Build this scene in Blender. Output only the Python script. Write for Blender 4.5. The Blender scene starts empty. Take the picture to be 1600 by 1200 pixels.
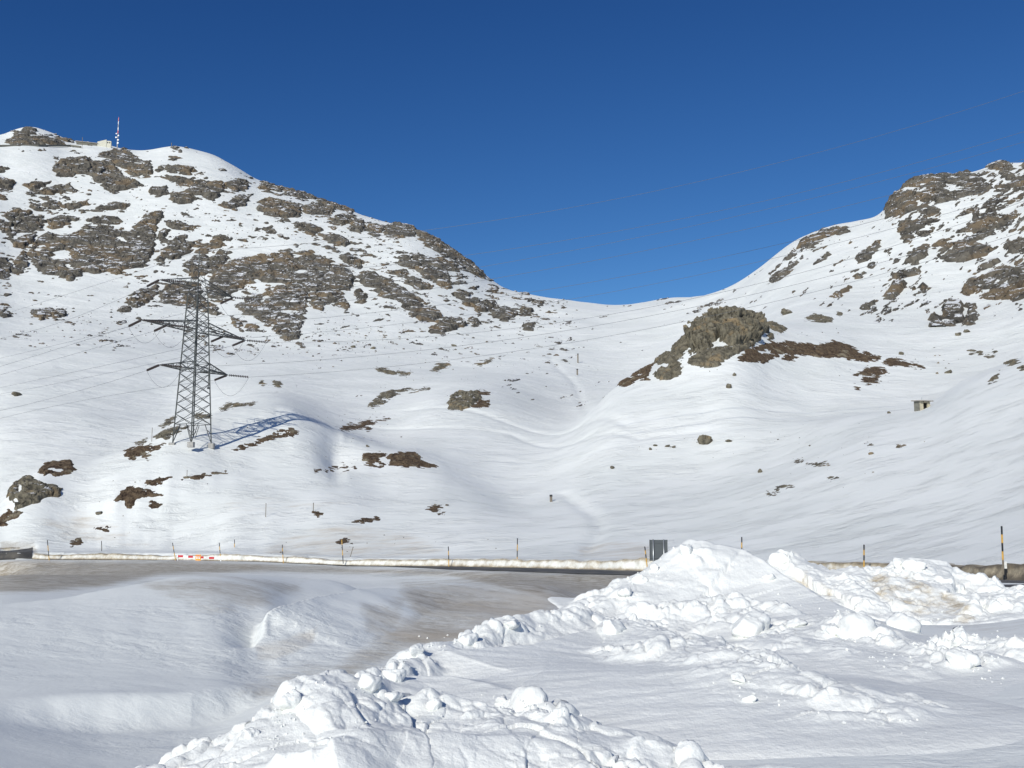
import bpy, math, random
import numpy as np
from mathutils import Vector, Matrix

# ------------------------------------------------------------------ camera, sky, sun, exposure
SC = bpy.context.scene
F = 1555.0                                   # focal length in pixels of a 1600 px wide picture
TH = math.atan(190.0 / F)                    # the camera looks a little upwards
cam = bpy.data.cameras.new("camera")
cam.sensor_width = 36.0
cam.lens = 36.0 * F / 1600.0
cam.clip_start = 0.3
cam.clip_end = 12000.0
camo = bpy.data.objects.new("camera", cam)
SC.collection.objects.link(camo)
camo.location = (0, 0, 0)
camo.rotation_euler = (math.radians(90) + TH, 0, 0)
SC.camera = camo

SUN_EL = math.radians(29.0)
SUN_DIR = Vector((-0.46 * math.cos(SUN_EL), -0.888 * math.cos(SUN_EL), math.sin(SUN_EL)))   # towards the sun
world = bpy.data.worlds.new("World")
SC.world = world
world.use_nodes = True
wn = world.node_tree
wn.nodes.clear()
sky = wn.nodes.new("ShaderNodeTexSky")
sky.sky_type = 'NISHITA'
sky.sun_disc = False
sky.sun_elevation = SUN_EL
sky.sun_rotation = math.atan2(SUN_DIR.x, SUN_DIR.y)
sky.altitude = 2300.0
sky.air_density = 1.0
sky.dust_density = 0.2
sky.ozone_density = 3.0
bg = wn.nodes.new("ShaderNodeBackground")
bg.inputs[1].default_value = 0.10
wo = wn.nodes.new("ShaderNodeOutputWorld")
tint = wn.nodes.new("ShaderNodeMix"); tint.data_type = 'RGBA'; tint.blend_type = 'MULTIPLY'
tint.inputs[0].default_value = 1.0; tint.inputs[7].default_value = (0.36, 0.72, 0.98, 1)   # deep high-altitude blue
wn.links.new(sky.outputs[0], tint.inputs[6])
sepc = wn.nodes.new("ShaderNodeSeparateColor"); comc = wn.nodes.new("ShaderNodeCombineColor")
wn.links.new(tint.outputs[2], sepc.inputs[0])
for ch, (pw, kk) in enumerate(((1.75, 7.4), (1.42, 1.60), (1.15, 0.95))):      # the contrast of the clear mountain sky
    a_ = wn.nodes.new("ShaderNodeMath"); a_.operation = 'POWER'; a_.inputs[1].default_value = pw
    b_ = wn.nodes.new("ShaderNodeMath"); b_.operation = 'MULTIPLY'; b_.inputs[1].default_value = kk * 10 * 0.1 ** pw
    c_ = wn.nodes.new("ShaderNodeMath"); c_.operation = 'MINIMUM'; c_.inputs[1].default_value = 11.0
    wn.links.new(sepc.outputs[ch], a_.inputs[0]); wn.links.new(a_.outputs[0], b_.inputs[0]); wn.links.new(b_.outputs[0], c_.inputs[0])
    wn.links.new(c_.outputs[0], comc.inputs[ch])
wn.links.new(comc.outputs[0], bg.inputs[0])
wn.links.new(bg.outputs[0], wo.inputs[0])

sun = bpy.data.lights.new("sun", 'SUN')
sun.energy = 3.75
sun.angle = math.radians(0.53)
sun.color = (1.0, 0.972, 0.885)
suno = bpy.data.objects.new("sun", sun)
SC.collection.objects.link(suno)
suno.rotation_euler = SUN_DIR.to_track_quat('Z', 'Y').to_euler()
suno.location = (0, 0, 300)

SC.view_settings.view_transform = 'Standard'
SC.view_settings.look = 'None'
SC.view_settings.exposure = 0.10
SC.view_settings.gamma = 1.0
SC.view_settings.use_curve_mapping = False

COL = SC.collection
rng = np.random.default_rng(7)
random.seed(7)
CT, ST = math.cos(TH), math.sin(TH)

# ------------------------------------------------------------------ measuring helpers
def ray(px, py):
    """azimuth and slope of the line of sight through a point of the photograph"""
    X = (np.asarray(px, float) - 800.0) / F
    V = (600.0 - np.asarray(py, float)) / F
    dx, dy, dz = X, CT - V * ST, ST + V * CT
    h = np.hypot(dx, dy)
    return np.arctan2(dx, dy), dz / h

def project(x, y, z):
    dep = np.maximum(y * CT + z * ST, 0.05)
    return 800 + F * x / dep, 600 - F * (-y * ST + z * CT) / dep

# ------------------------------------------------------------------ noise
def _hash(ix, iy, iz=0, seed=0):
    h = (ix.astype(np.int64) * 374761393 + iy.astype(np.int64) * 668265263 +
         np.asarray(iz).astype(np.int64) * 2147483647 + seed * 974634777) & 0xFFFFFFFF
    h = ((h ^ (h >> 13)) * 1274126177) & 0xFFFFFFFF
    h = ((h ^ (h >> 16)) * 2246822519) & 0xFFFFFFFF
    h = h ^ (h >> 15)
    return (h & 0xFFFFFF) / float(0x1000000)

def noise2(x, y, seed=0):
    ix, iy = np.floor(x), np.floor(y)
    fx, fy = x - ix, y - iy
    ux, uy = fx * fx * fx * (fx * (fx * 6 - 15) + 10), fy * fy * fy * (fy * (fy * 6 - 15) + 10)
    def g(a, b):
        an = _hash(ix + a, iy + b, 0, seed) * 2 * math.pi
        return np.cos(an) * (fx - a) + np.sin(an) * (fy - b)
    a = g(0, 0) * (1 - ux) + g(1, 0) * ux
    b = g(0, 1) * (1 - ux) + g(1, 1) * ux
    return (a * (1 - uy) + b * uy) * 1.5

def noise3(x, y, z, seed=0):
    ix, iy, iz = np.floor(x), np.floor(y), np.floor(z)
    fx, fy, fz = x - ix, y - iy, z - iz
    s = lambda t: t * t * (3 - 2 * t)
    ux, uy, uz = s(fx), s(fy), s(fz)
    r = 0
    for a in (0, 1):
        for b in (0, 1):
            for c in (0, 1):
                w = (ux if a else 1 - ux) * (uy if b else 1 - uy) * (uz if c else 1 - uz)
                r = r + w * _hash(ix + a, iy + b, iz + c, seed)
    return r * 2 - 1

def fbm2(x, y, n=4, seed=0, gain=0.5):
    r, a = 0, 1.0
    for k in range(n):
        r = r + a * noise2(x * 2 ** k, y * 2 ** k, seed + k)
        a *= gain
    return r

def worley3(x, y, z, seed=0):
    """distance to nearest cell centre, to the second, and the random value of the cell"""
    ix, iy, iz = np.floor(x), np.floor(y), np.floor(z)
    f1 = np.full(x.shape, 9.0); f2 = np.full(x.shape, 9.0); cv = np.zeros(x.shape)
    for a in (-1, 0, 1):
        for b in (-1, 0, 1):
            for c in (-1, 0, 1):
                cx, cy, cz = ix + a, iy + b, iz + c
                qx = cx + _hash(cx, cy, cz, seed); qy = cy + _hash(cx, cy, cz, seed + 11)
                qz = cz + _hash(cx, cy, cz, seed + 23)
                d = np.sqrt((x - qx) ** 2 + (y - qy) ** 2 + (z - qz) ** 2)
                v = _hash(cx, cy, cz, seed + 37)
                m = d < f1
                f2 = np.where(m, f1, np.minimum(f2, d))
                cv = np.where(m, v, cv)
                f1 = np.where(m, d, f1)
    return f1, f2, cv

def sstep(a, b, x):
    t = np.clip((x - a) / (b - a), 0, 1)
    return t * t * (3 - 2 * t)

# ------------------------------------------------------------------ materials
def mat(name):
    m = bpy.data.materials.new(name); m.use_nodes = True
    nt = m.node_tree
    b = nt.nodes["Principled BSDF"]
    return m, nt, b

def N(nt, t, **kw):
    n = nt.nodes.new(t)
    for k, v in kw.items():
        setattr(n, k, v)
    return n

def simple(name, rgb, rough=0.6, metal=0.0, var=0.15, scale=8.0):
    m, nt, b = mat(name)
    tc = N(nt, "ShaderNodeTexCoord"); no = N(nt, "ShaderNodeTexNoise")
    no.inputs["Scale"].default_value = scale; no.inputs["Detail"].default_value = 4
    nt.links.new(tc.outputs["Object"], no.inputs["Vector"])
    r = N(nt, "ShaderNodeValToRGB")
    r.color_ramp.elements[0].position = 0.3; r.color_ramp.elements[1].position = 0.7
    r.color_ramp.elements[0].color = tuple(c * (1 - var) for c in rgb) + (1,)
    r.color_ramp.elements[1].color = tuple(min(1, c * (1 + var)) for c in rgb) + (1,)
    nt.links.new(no.outputs[0], r.inputs[0]); nt.links.new(r.outputs[0], b.inputs["Base Color"])
    b.inputs["Roughness"].default_value = rough; b.inputs["Metallic"].default_value = metal
    return m

def noise_node(nt, scale, detail=5, vec=None, rough=0.55, mapping=None, dist=0.0):
    n = N(nt, "ShaderNodeTexNoise")
    n.inputs["Scale"].default_value = scale; n.inputs["Detail"].default_value = detail
    n.inputs["Roughness"].default_value = rough; n.inputs["Distortion"].default_value = dist
    if vec is None:
        g = N(nt, "ShaderNodeNewGeometry"); vec = g.outputs["Position"]
    if mapping:
        mp = N(nt, "ShaderNodeMapping")
        mp.inputs["Scale"].default_value = mapping[0]; mp.inputs["Rotation"].default_value = mapping[1]
        nt.links.new(vec, mp.inputs["Vector"]); vec = mp.outputs[0]
    nt.links.new(vec, n.inputs["Vector"])
    return n.outputs[0]

def ramp(nt, src, a, b, c0=0.0, c1=1.0):
    r = N(nt, "ShaderNodeMapRange", interpolation_type='SMOOTHSTEP')
    r.inputs[1].default_value = a; r.inputs[2].default_value = b
    r.inputs[3].default_value = c0; r.inputs[4].default_value = c1
    nt.links.new(src, r.inputs[0]); return r.outputs[0]

def math_n(nt, op, a, b=None):
    n = N(nt, "ShaderNodeMath", operation=op)
    for i, v in enumerate((a, b)):
        if v is None: continue
        if isinstance(v, (int, float)): n.inputs[i].default_value = v
        else: nt.links.new(v, n.inputs[i])
    return n.outputs[0]

def mixc(nt, fac, a, b):
    n = N(nt, "ShaderNodeMix", data_type='RGBA')
    if isinstance(fac, float): n.inputs[0].default_value = fac
    else: nt.links.new(fac, n.inputs[0])
    for i, v in ((6, a), (7, b)):
        if isinstance(v, tuple): n.inputs[i].default_value = v + (1,)
        else: nt.links.new(v, n.inputs[i])
    return n.outputs[2]

def attr(nt, name):
    a = N(nt, "ShaderNodeAttribute", attribute_name=name); return a.outputs["Fac"]

# snow of the open ground: white, wind crusted, with road dirt where the attribute says so
def snow_material():
    m, nt, b = mat("wind_blown_snow")
    cam_d = N(nt, "ShaderNodeNewGeometry").outputs["Position"]
    ln = N(nt, "ShaderNodeVectorMath", operation='LENGTH'); nt.links.new(cam_d, ln.inputs[0])
    dist = ln.outputs["Value"]
    big = noise_node(nt, 0.05, 4)
    white = mixc(nt, ramp(nt, big, 0.35, 0.65), (0.81, 0.83, 0.80), (0.87, 0.885, 0.855))
    # dirt: grey grit and brown mud, broken up by streaky noise
    st = noise_node(nt, 0.35, 8, mapping=((0.35, 1.0, 1.0), (0, 0, 0.5)), rough=0.7)
    st2 = noise_node(nt, 2.2, 6, mapping=((0.5, 1.0, 1.0), (0, 0, 0.9)), rough=0.7)
    d = attr(nt, "dirt")
    dd = math_n(nt, 'ADD', d, math_n(nt, 'MULTIPLY', math_n(nt, 'SUBTRACT', st, 0.5), 1.5))
    dd = math_n(nt, 'ADD', dd, math_n(nt, 'MULTIPLY', math_n(nt, 'SUBTRACT', st2, 0.5), 0.9))
    st3 = noise_node(nt, 7.0, 6, mapping=((0.6, 1.0, 1.0), (0, 0, 0.9)), rough=0.75)
    dd = math_n(nt, 'ADD', dd, math_n(nt, 'MULTIPLY', math_n(nt, 'SUBTRACT', st3, 0.5), 0.8))
    dd = math_n(nt, 'MULTIPLY', ramp(nt, dd, 0.2, 0.95), ramp(nt, d, 0.02, 0.3))
    grit = mixc(nt, ramp(nt, st2, 0.40, 0.60), (0.33, 0.28, 0.205), (0.58, 0.55, 0.485))
    col = mixc(nt, dd, white, grit)
    s = attr(nt, "stain")
    sn = noise_node(nt, 0.5, 6, mapping=((0.4, 1.0, 1.0), (0, 0, 0.3)), rough=0.65)
    ss = math_n(nt, 'MULTIPLY', ramp(nt, math_n(nt, 'ADD', s, math_n(nt, 'MULTIPLY', math_n(nt, 'SUBTRACT', sn, 0.5), 1.2)), 0.25, 1.0), ramp(nt, s, 0.02, 0.3))
    col = mixc(nt, ss, col, (0.58, 0.50, 0.39))
    nt.links.new(col, b.inputs["Base Color"])
    b.inputs["Roughness"].default_value = 0.55
    b.inputs["Specular IOR Level"].default_value = 0.3
    # relief: patches of wind crust near by, sastrugi further away
    pch = ramp(nt, noise_node(nt, 0.22, 4, mapping=((0.6, 1.0, 1.0), (0, 0, 0.4))), 0.40, 0.62, 0.25, 1.0)
    n1 = noise_node(nt, 2.6, 10, mapping=((0.75, 1.0, 1.0), (0, 0, 0.35)), rough=0.64, dist=0.25)
    n2 = noise_node(nt, 0.6, 10, mapping=((0.45, 1.0, 1.0), (0, 0, 0.45)), rough=0.7, dist=0.6)
    n3 = noise_node(nt, 0.10, 10, mapping=((0.6, 1.0, 1.0), (0, 0, 0.4)), rough=0.66, dist=0.3)
    b1 = N(nt, "ShaderNodeBump"); b1.inputs["Distance"].default_value = 0.085
    nt.links.new(math_n(nt, 'MULTIPLY', ramp(nt, dist, 12, 70, 0.85, 0.0), pch), b1.inputs["Strength"]); nt.links.new(n1, b1.inputs["Height"])
    b2 = N(nt, "ShaderNodeBump"); b2.inputs["Distance"].default_value = 0.5
    nt.links.new(math_n(nt, 'MULTIPLY', ramp(nt, dist, 20, 90, 0.2, 1.2), pch), b2.inputs["Strength"]); nt.links.new(n2, b2.inputs["Height"])
    b3 = N(nt, "ShaderNodeBump"); b3.inputs["Distance"].default_value = 2.0
    nt.links.new(ramp(nt, dist, 90, 400, 0.0, 0.75), b3.inputs["Strength"]); nt.links.new(n3, b3.inputs["Height"])
    nt.links.new(b1.outputs[0], b2.inputs["Normal"]); nt.links.new(b2.outputs[0], b3.inputs["Normal"])
    nt.links.new(b3.outputs[0], b.inputs["Normal"])
    return m

def heap_material():
    m, nt, b = mat("ploughed_snow")
    big = noise_node(nt, 1.2, 5)
    white = mixc(nt, ramp(nt, big, 0.35, 0.65), (0.80, 0.81, 0.785), (0.86, 0.87, 0.84))
    d = attr(nt, "dirt")
    st = noise_node(nt, 1.6, 8, rough=0.7)
    dd = math_n(nt, 'ADD', d, math_n(nt, 'MULTIPLY', math_n(nt, 'SUBTRACT', st, 0.5), 2.6))
    dd = math_n(nt, 'MULTIPLY', ramp(nt, dd, 0.45, 1.3), ramp(nt, d, 0.02, 0.25))
    col = mixc(nt, dd, white, (0.42, 0.33, 0.20))
    nt.links.new(col, b.inputs["Base Color"])
    b.inputs["Roughness"].default_value = 0.6
    b.inputs["Specular IOR Level"].default_value = 0.25
    n1 = noise_node(nt, 9.0, 8, rough=0.62)
    n2 = noise_node(nt, 40.0, 5, rough=0.6)
    b1 = N(nt, "ShaderNodeBump"); b1.inputs["Distance"].default_value = 0.05; b1.inputs["Strength"].default_value = 0.5
    nt.links.new(n1, b1.inputs["Height"])
    b2 = N(nt, "ShaderNodeBump"); b2.inputs["Distance"].default_value = 0.008; b2.inputs["Strength"].default_value = 0.5
    nt.links.new(n2, b2.inputs["Height"]); nt.links.new(b1.outputs[0], b2.inputs["Normal"])
    nt.links.new(b2.outputs[0], b.inputs["Normal"])
    return m

def rock_material(name, c_dark, c_mid, c_warm, scale, snow=0.45, warm=(0.50, 0.62)):
    m, nt, b = mat(name)
    a = noise_node(nt, scale, 10, rough=0.7)
    w = noise_node(nt, scale * 0.33, 5, rough=0.6)
    cr = noise_node(nt, scale * 2.2, 8, mapping=((1.0, 1.0, 0.45), (0.3, 0.2, 0)), rough=0.7, dist=0.8)
    col = mixc(nt, ramp(nt, a, 0.35, 0.62), c_dark, c_mid)
    col = mixc(nt, ramp(nt, w, warm[0], warm[1]), col, c_warm)
    col = mixc(nt, ramp(nt, cr, 0.46, 0.36), col, tuple(c * 0.45 for c in c_dark))
    # snow resting on ledges
    g = N(nt, "ShaderNodeNewGeometry")
    sp = N(nt, "ShaderNodeSeparateXYZ"); nt.links.new(g.outputs["True Normal"], sp.inputs[0])
    led = noise_node(nt, scale * 0.9, 6, rough=0.65)
    f = math_n(nt, 'ADD', sp.outputs["Z"], math_n(nt, 'MULTIPLY', math_n(nt, 'SUBTRACT', led, 0.5), 0.9))
    f = ramp(nt, f, 1.13 - snow * 0.35, 1.19 - snow * 0.35)
    col = mixc(nt, f, col, (0.84, 0.85, 0.86))
    nt.links.new(col, b.inputs["Base Color"])
    b.inputs["Roughness"].default_value = 0.85
    b.inputs["Specular IOR Level"].default_value = 0.25
    bu = N(nt, "ShaderNodeBump"); bu.inputs["Strength"].default_value = 0.8
    bu.inputs["Distance"].default_value = 0.8 / scale
    nt.links.new(a, bu.inputs["Height"]); nt.links.new(bu.outputs[0], b.inputs["Normal"])
    return m

M_SNOW = snow_material()
M_HEAP = heap_material()
M_ROCK_FAR = rock_material("mountain_rock", (0.078, 0.072, 0.062), (0.185, 0.167, 0.135), (0.205, 0.158, 0.104), 0.13, 0.75)
M_ROCK_NEAR = rock_material("lichen_rock", (0.085, 0.077, 0.058), (0.225, 0.20, 0.145), (0.26, 0.20, 0.12), 0.5, 0.4, (0.55, 0.66))
M_HEATH = rock_material("brown_heath_and_rock", (0.065, 0.042, 0.027), (0.165, 0.12, 0.075), (0.25, 0.215, 0.15), 0.7, 0.1, (0.56, 0.66))

# ------------------------------------------------------------------ object helpers
def tag(o, label=None, cat=None, group=None, kind=None):
    if label: o["label"] = label
    if cat: o["category"] = cat
    if group: o["group"] = group
    if kind: o["kind"] = kind
    return o

def empty(name, loc, rz=0.0, label=None, cat=None, group=None):
    o = bpy.data.objects.new(name, None); COL.objects.link(o)
    o.location = loc; o.rotation_euler = (0, 0, rz); o.empty_display_size = 0.3
    return tag(o, label, cat, group)

def grid_object(name, P, keep, material, parent=None, attrs=None, smooth=True, normals=None):
    """P: (rows, cols, 3); keep: (rows-1, cols-1) faces to keep"""
    R, C = P.shape[:2]
    idx = np.arange(R * C).reshape(R, C)
    a, b, c, d = idx[:-1, :-1][keep], idx[:-1, 1:][keep], idx[1:, 1:][keep], idx[1:, :-1][keep]
    q = np.stack([a, b, c, d], 1)
    used = np.zeros(R * C, bool); used[q.ravel()] = True
    remap = np.cumsum(used) - 1
    q = remap[q]
    V = P.reshape(-1, 3)[used]
    me = bpy.data.meshes.new(name)
    me.vertices.add(len(V)); me.vertices.foreach_set("co", V.astype(np.float32).ravel())
    me.loops.add(q.size); me.loops.foreach_set("vertex_index", q.astype(np.int32).ravel())
    me.polygons.add(len(q))
    me.polygons.foreach_set("loop_start", np.arange(0, q.size, 4, dtype=np.int32))
    me.polygons.foreach_set("loop_total", np.full(len(q), 4, np.int32))
    me.update(calc_edges=True)
    me.polygons.foreach_set("use_smooth", np.full(len(q), smooth, bool))
    for k, v in (attrs or {}).items():
        at = me.attributes.new(k, 'FLOAT', 'POINT')
        at.data.foreach_set("value", v.ravel()[used].astype(np.float32))
    if normals is not None:
        me.normals_split_custom_set_from_vertices(normals.reshape(-1, 3)[used].astype(np.float32))
    me.materials.append(material)
    o = bpy.data.objects.new(name, me); COL.objects.link(o)
    if parent: o.parent = parent
    return o

def grid_normals(P):
    du = np.zeros_like(P); dv = np.zeros_like(P)
    du[:, 1:-1] = P[:, 2:] - P[:, :-2]; du[:, 0] = P[:, 1] - P[:, 0]; du[:, -1] = P[:, -1] - P[:, -2]
    dv[1:-1] = P[2:] - P[:-2]; dv[0] = P[1] - P[0]; dv[-1] = P[-1] - P[-2]
    n = np.cross(du, dv)
    n /= np.maximum(np.linalg.norm(n, axis=2, keepdims=True), 1e-9)
    return np.where(n[..., 2:] < 0, -n, n)

class MB:
    """collects simple shapes and links them as one mesh object"""
    def __init__(s): s.v = []; s.f = []
    def add(s, vs, fs):
        o = len(s.v); s.v += [tuple(v) for v in vs]; s.f += [tuple(i + o for i in f) for f in fs]
    def box(s, c, size, rot=None):
        hx, hy, hz = (k / 2 for k in size)
        vs = [Vector((x * hx, y * hy, z * hz)) for x in (-1, 1) for y in (-1, 1) for z in (-1, 1)]
        if rot is not None: vs = [rot @ v for v in vs]
        c = Vector(c)
        s.add([v + c for v in vs], [(0, 1, 3, 2), (4, 6, 7, 5), (0, 4, 5, 1), (2, 3, 7, 6), (0, 2, 6, 4), (1, 5, 7, 3)])
        return s
    def bar(s, a, b, w, h=None):
        a, b = Vector(a), Vector(b); d = b - a
        if d.length < 1e-6: return s
        q = d.to_track_quat('Z', 'Y').to_matrix()
        return s.box((a + b) / 2, (w, h or w, d.length), q)
    def tube(s, pts, r, n=6, caps=True):
        pts = [Vector(p) for p in pts]; base = len(s.v)
        rr = r if isinstance(r, (list, tuple)) else [r] * len(pts)
        for i, p in enumerate(pts):
            d = (pts[min(i + 1, len(pts) - 1)] - pts[max(i - 1, 0)]).normalized()
            q = d.to_track_quat('Z', 'Y').to_matrix()
            for k in range(n):
                a = 2 * math.pi * k / n
                s.v.append(tuple(p + q @ Vector((math.cos(a) * rr[i], math.sin(a) * rr[i], 0))))
        for i in range(len(pts) - 1):
            for k in range(n):
                a, b = base + i * n + k, base + i * n + (k + 1) % n
                s.f.append((a, b, b + n, a + n))
        if caps:
            s.f.append(tuple(base + k for k in reversed(range(n))))
            s.f.append(tuple(base + (len(pts) - 1) * n + k for k in range(n)))
        return s
    def build(s, name, material, parent=None, smooth=False, bevel=0.0):
        me = bpy.data.meshes.new(name); me.from_pydata(s.v, [], s.f); me.update()
        if smooth: me.polygons.foreach_set("use_smooth", np.ones(len(me.polygons), bool))
        me.materials.append(material)
        o = bpy.data.objects.new(name, me); COL.objects.link(o)
        if parent: o.parent = parent
        if bevel:
            md = o.modifiers.new("bevel", 'BEVEL'); md.width = bevel; md.segments = 2; md.limit_method = 'ANGLE'
        return o

def poly_dist(x, y, pts, want_side=True):
    """distance, fraction index along, and signed side (+ = left of direction) to a plan polyline"""
    best = np.full(x.shape, 1e18); par = np.zeros(x.shape); side = np.ones(x.shape)
    for i in range(len(pts) - 1):
        ax, ay = pts[i][:2]; bx, by = pts[i + 1][:2]
        dx, dy = bx - ax, by - ay; L2 = dx * dx + dy * dy + 1e-12
        t = np.clip(((x - ax) * dx + (y - ay) * dy) / L2, 0, 1)
        d2 = (x - ax - t * dx) ** 2 + (y - ay - t * dy) ** 2
        m = d2 < best
        best = np.where(m, d2, best); par = np.where(m, i + t, par)
        cr = dx * (y - ay) - dy * (x - ax)
        side = np.where(m, np.sign(cr), side)
    return np.sqrt(best), par, side

def poly_sdf(px, py, poly):
    """+ inside, - outside, in photograph pixels"""
    n = len(poly); inside = np.zeros(px.shape, bool); best = np.full(px.shape, 1e18)
    for i in range(n):
        ax, ay = poly[i]; bx, by = poly[(i + 1) % n]
        dx, dy = bx - ax, by - ay
        t = np.clip(((px - ax) * dx + (py - ay) * dy) / (dx * dx + dy * dy + 1e-9), 0, 1)
        best = np.minimum(best, (px - ax - t * dx) ** 2 + (py - ay - t * dy) ** 2)
        cond = ((ay > py) != (by > py))
        with np.errstate(divide='ignore', invalid='ignore'):
            xx = (bx - ax) * (py - ay) / (by - ay + 1e-12) + ax
        inside ^= cond & (px < xx)
    d = np.sqrt(best)
    return np.where(inside, d, -d)

# ------------------------------------------------------------------ the terrain: measured points (picture x, picture y, metres away)
CP = []
LAM = []                                     # how loosely each point is followed
EXTRA = []                                   # ground falling away behind a crest
def row(*p, lam=0.16):
    CP.extend(p); LAM.extend([lam] * len(p))
def dense(p, step=16.0):
    o = []
    for (a, b) in zip(p[:-1], p[1:]):
        k = max(1, int(round(math.hypot(b[0] - a[0], b[1] - a[1]) / step)))
        for i in range(k):
            t = i / k; o.append(tuple(a[j] + (b[j] - a[j]) * t for j in range(3)))
    return o + [tuple(p[-1])]
def crest(*p, back=1.22, keep=0.86, off=-0.012, step=16.0):
    """a crest line seen against what lies behind it; the ground drops behind"""
    for (x, y, r) in dense(p, step):
        CP.append((x, y, r)); LAM.append(0.003)
    for (x, y, r) in dense(p, step * 1.6):
        a, t = ray(x, y)
        EXTRA.append((float(a), math.log(r * back), float(t) * keep + off))
def line(*p, step=24.0): row(*dense(p, step), lam=0.004)
# near ground (under the ploughed heaps)
for x in (-300, 100, 500, 900, 1300, 1700, 2000):
    row((x, 1215, 9.0), (x, 1092, 13.0))
    if x > 600: row((x, 1003, 18.5), (x, 955, 26.0))
line((-200, 1050, 14.8), (0, 1042, 15.1), (200, 1042, 15.1), (350, 1036, 15.5), step=60)
line((-200, 990, 17.6), (100, 985, 17.8), (350, 975, 18.2), (420, 966, 19.0), step=60)
crest((-250, 950, 20.4), (0, 946, 20.7), (100, 936, 21.2), (180, 920, 22.2), (280, 900, 24.0), (340, 896, 25.2), (430, 899, 27.5), (520, 905, 29.5), step=40, back=1.15, keep=1.0, off=-0.012)
line((400, 1016, 17.4), (440, 996, 18.2), (480, 978, 19.2), (520, 962, 20.4), (565, 943, 21.9), step=20)
crest((600, 932, 23.2), (640, 924, 24.8), (700, 916, 27), (800, 912, 29), (860, 915, 30), step=20, back=1.15, keep=1.0, off=-0.010)
line((450, 945, 21.5), (500, 925, 24.0), (540, 915, 26.5), step=20)
line((400, 1040, 15.8), (470, 1030, 16.2), (560, 1010, 17.2), (650, 990, 18.6), (750, 965, 20.5), (860, 940, 23.5), step=30)
for x in (0, 400, 800): row((x, 925, 36.0), (x, 905, 55.0), (x, 890, 90.0))
row((1200, 925, 36), (1200, 909, 55), (1650, 926, 38), (1650, 914, 52))
# along the foot of the snow bank behind the road (road level)
WALL = [(1690, 912, 55), (1600, 908, 62), (1480, 903, 70), (1350, 899, 78), (1180, 896, 86), (1000, 892, 95), (850, 888, 104),
        (700, 885, 114), (550, 884, 124), (400, 877, 134), (250, 875, 142), (120, 874.5, 148), (52, 874, 151)]
line(*[(x, y, r - 1.0) for x, y, r in WALL], step=60)
row((0, 874, 150), (0, 864, 162), (-200, 874, 150))
# top of that bank and the ground just beyond
line((1690, 886, 60), (1600, 884, 66), (1480, 880, 75), (1350, 877, 84), (1180, 877, 92), (1000, 876, 102), (850, 872, 112), (700, 873, 123),
    (550, 872, 132), (400, 866, 142), (250, 866, 151), (120, 867, 157), step=60)
# low ground behind, foreground hill on the left
line((-100, 858, 165), (0, 852, 168), (60, 846, 165), (150, 842, 166), (270, 842, 162), (330, 850, 155))
crest((-150, 830, 178), (0, 792, 180), (30, 752, 186), (65, 730, 192), (110, 717, 200), (155, 712, 205), (205, 698, 203), (235, 684, 206), (262, 668, 210), (300, 657, 212), back=1.12, keep=1.0, off=-0.016)
line((150, 800, 173), (180, 770, 176), (262, 746, 178), (332, 739, 180), (400, 742, 180), (460, 741, 180), (510, 731, 184), (575, 727, 190), step=40)
row((100, 762, 186), (180, 735, 196), (262, 722, 188), (332, 716, 190), (400, 712, 192))
row((300, 694, 199), (240, 702, 196), (520, 694, 196))
row((345, 685, 201), (400, 678, 204), (440, 674, 206), (475, 678, 204), (430, 653, 214), (370, 664, 209), (400, 655, 212), lam=0.01)
row((430, 604, 300), (380, 613, 300), (480, 620, 300))
crest((325, 650, 214), (350, 643, 217), (385, 635, 220), (425, 630, 222), (455, 633, 222), (480, 645, 221), (520, 662, 218), (570, 680, 215), (620, 690, 212), back=1.07, keep=1.0, off=-0.006)
row((200, 810, 166), (300, 790, 168), (420, 795, 160), (500, 790, 164), (340, 820, 163))
row((430, 822, 152), (500, 800, 154), (560, 806, 152), (620, 812, 150), (430, 850, 146), (540, 850, 138))
# mound with dark heath, drift dome
crest((520, 722, 200), (575, 704, 202), (635, 698, 203), (690, 712, 200), back=1.10, keep=1.0, off=0.004)
row((740, 722, 206), (760, 740, 196), (820, 745, 195), (860, 765, 178), (800, 772, 180), lam=0.03)
row((635, 728, 194))
crest((590, 737, 186), (640, 733, 186), (680, 737, 184), (735, 757, 178), (780, 780, 170), back=1.03, keep=1.0, off=0.0005)
row((590, 760, 178), (640, 785, 166), (720, 788, 163))
row((640, 800, 158), (720, 806, 155), (800, 800, 158), (900, 800, 160), (700, 840, 138), (800, 840, 135), (900, 845, 130), (1000, 850, 122))
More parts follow.
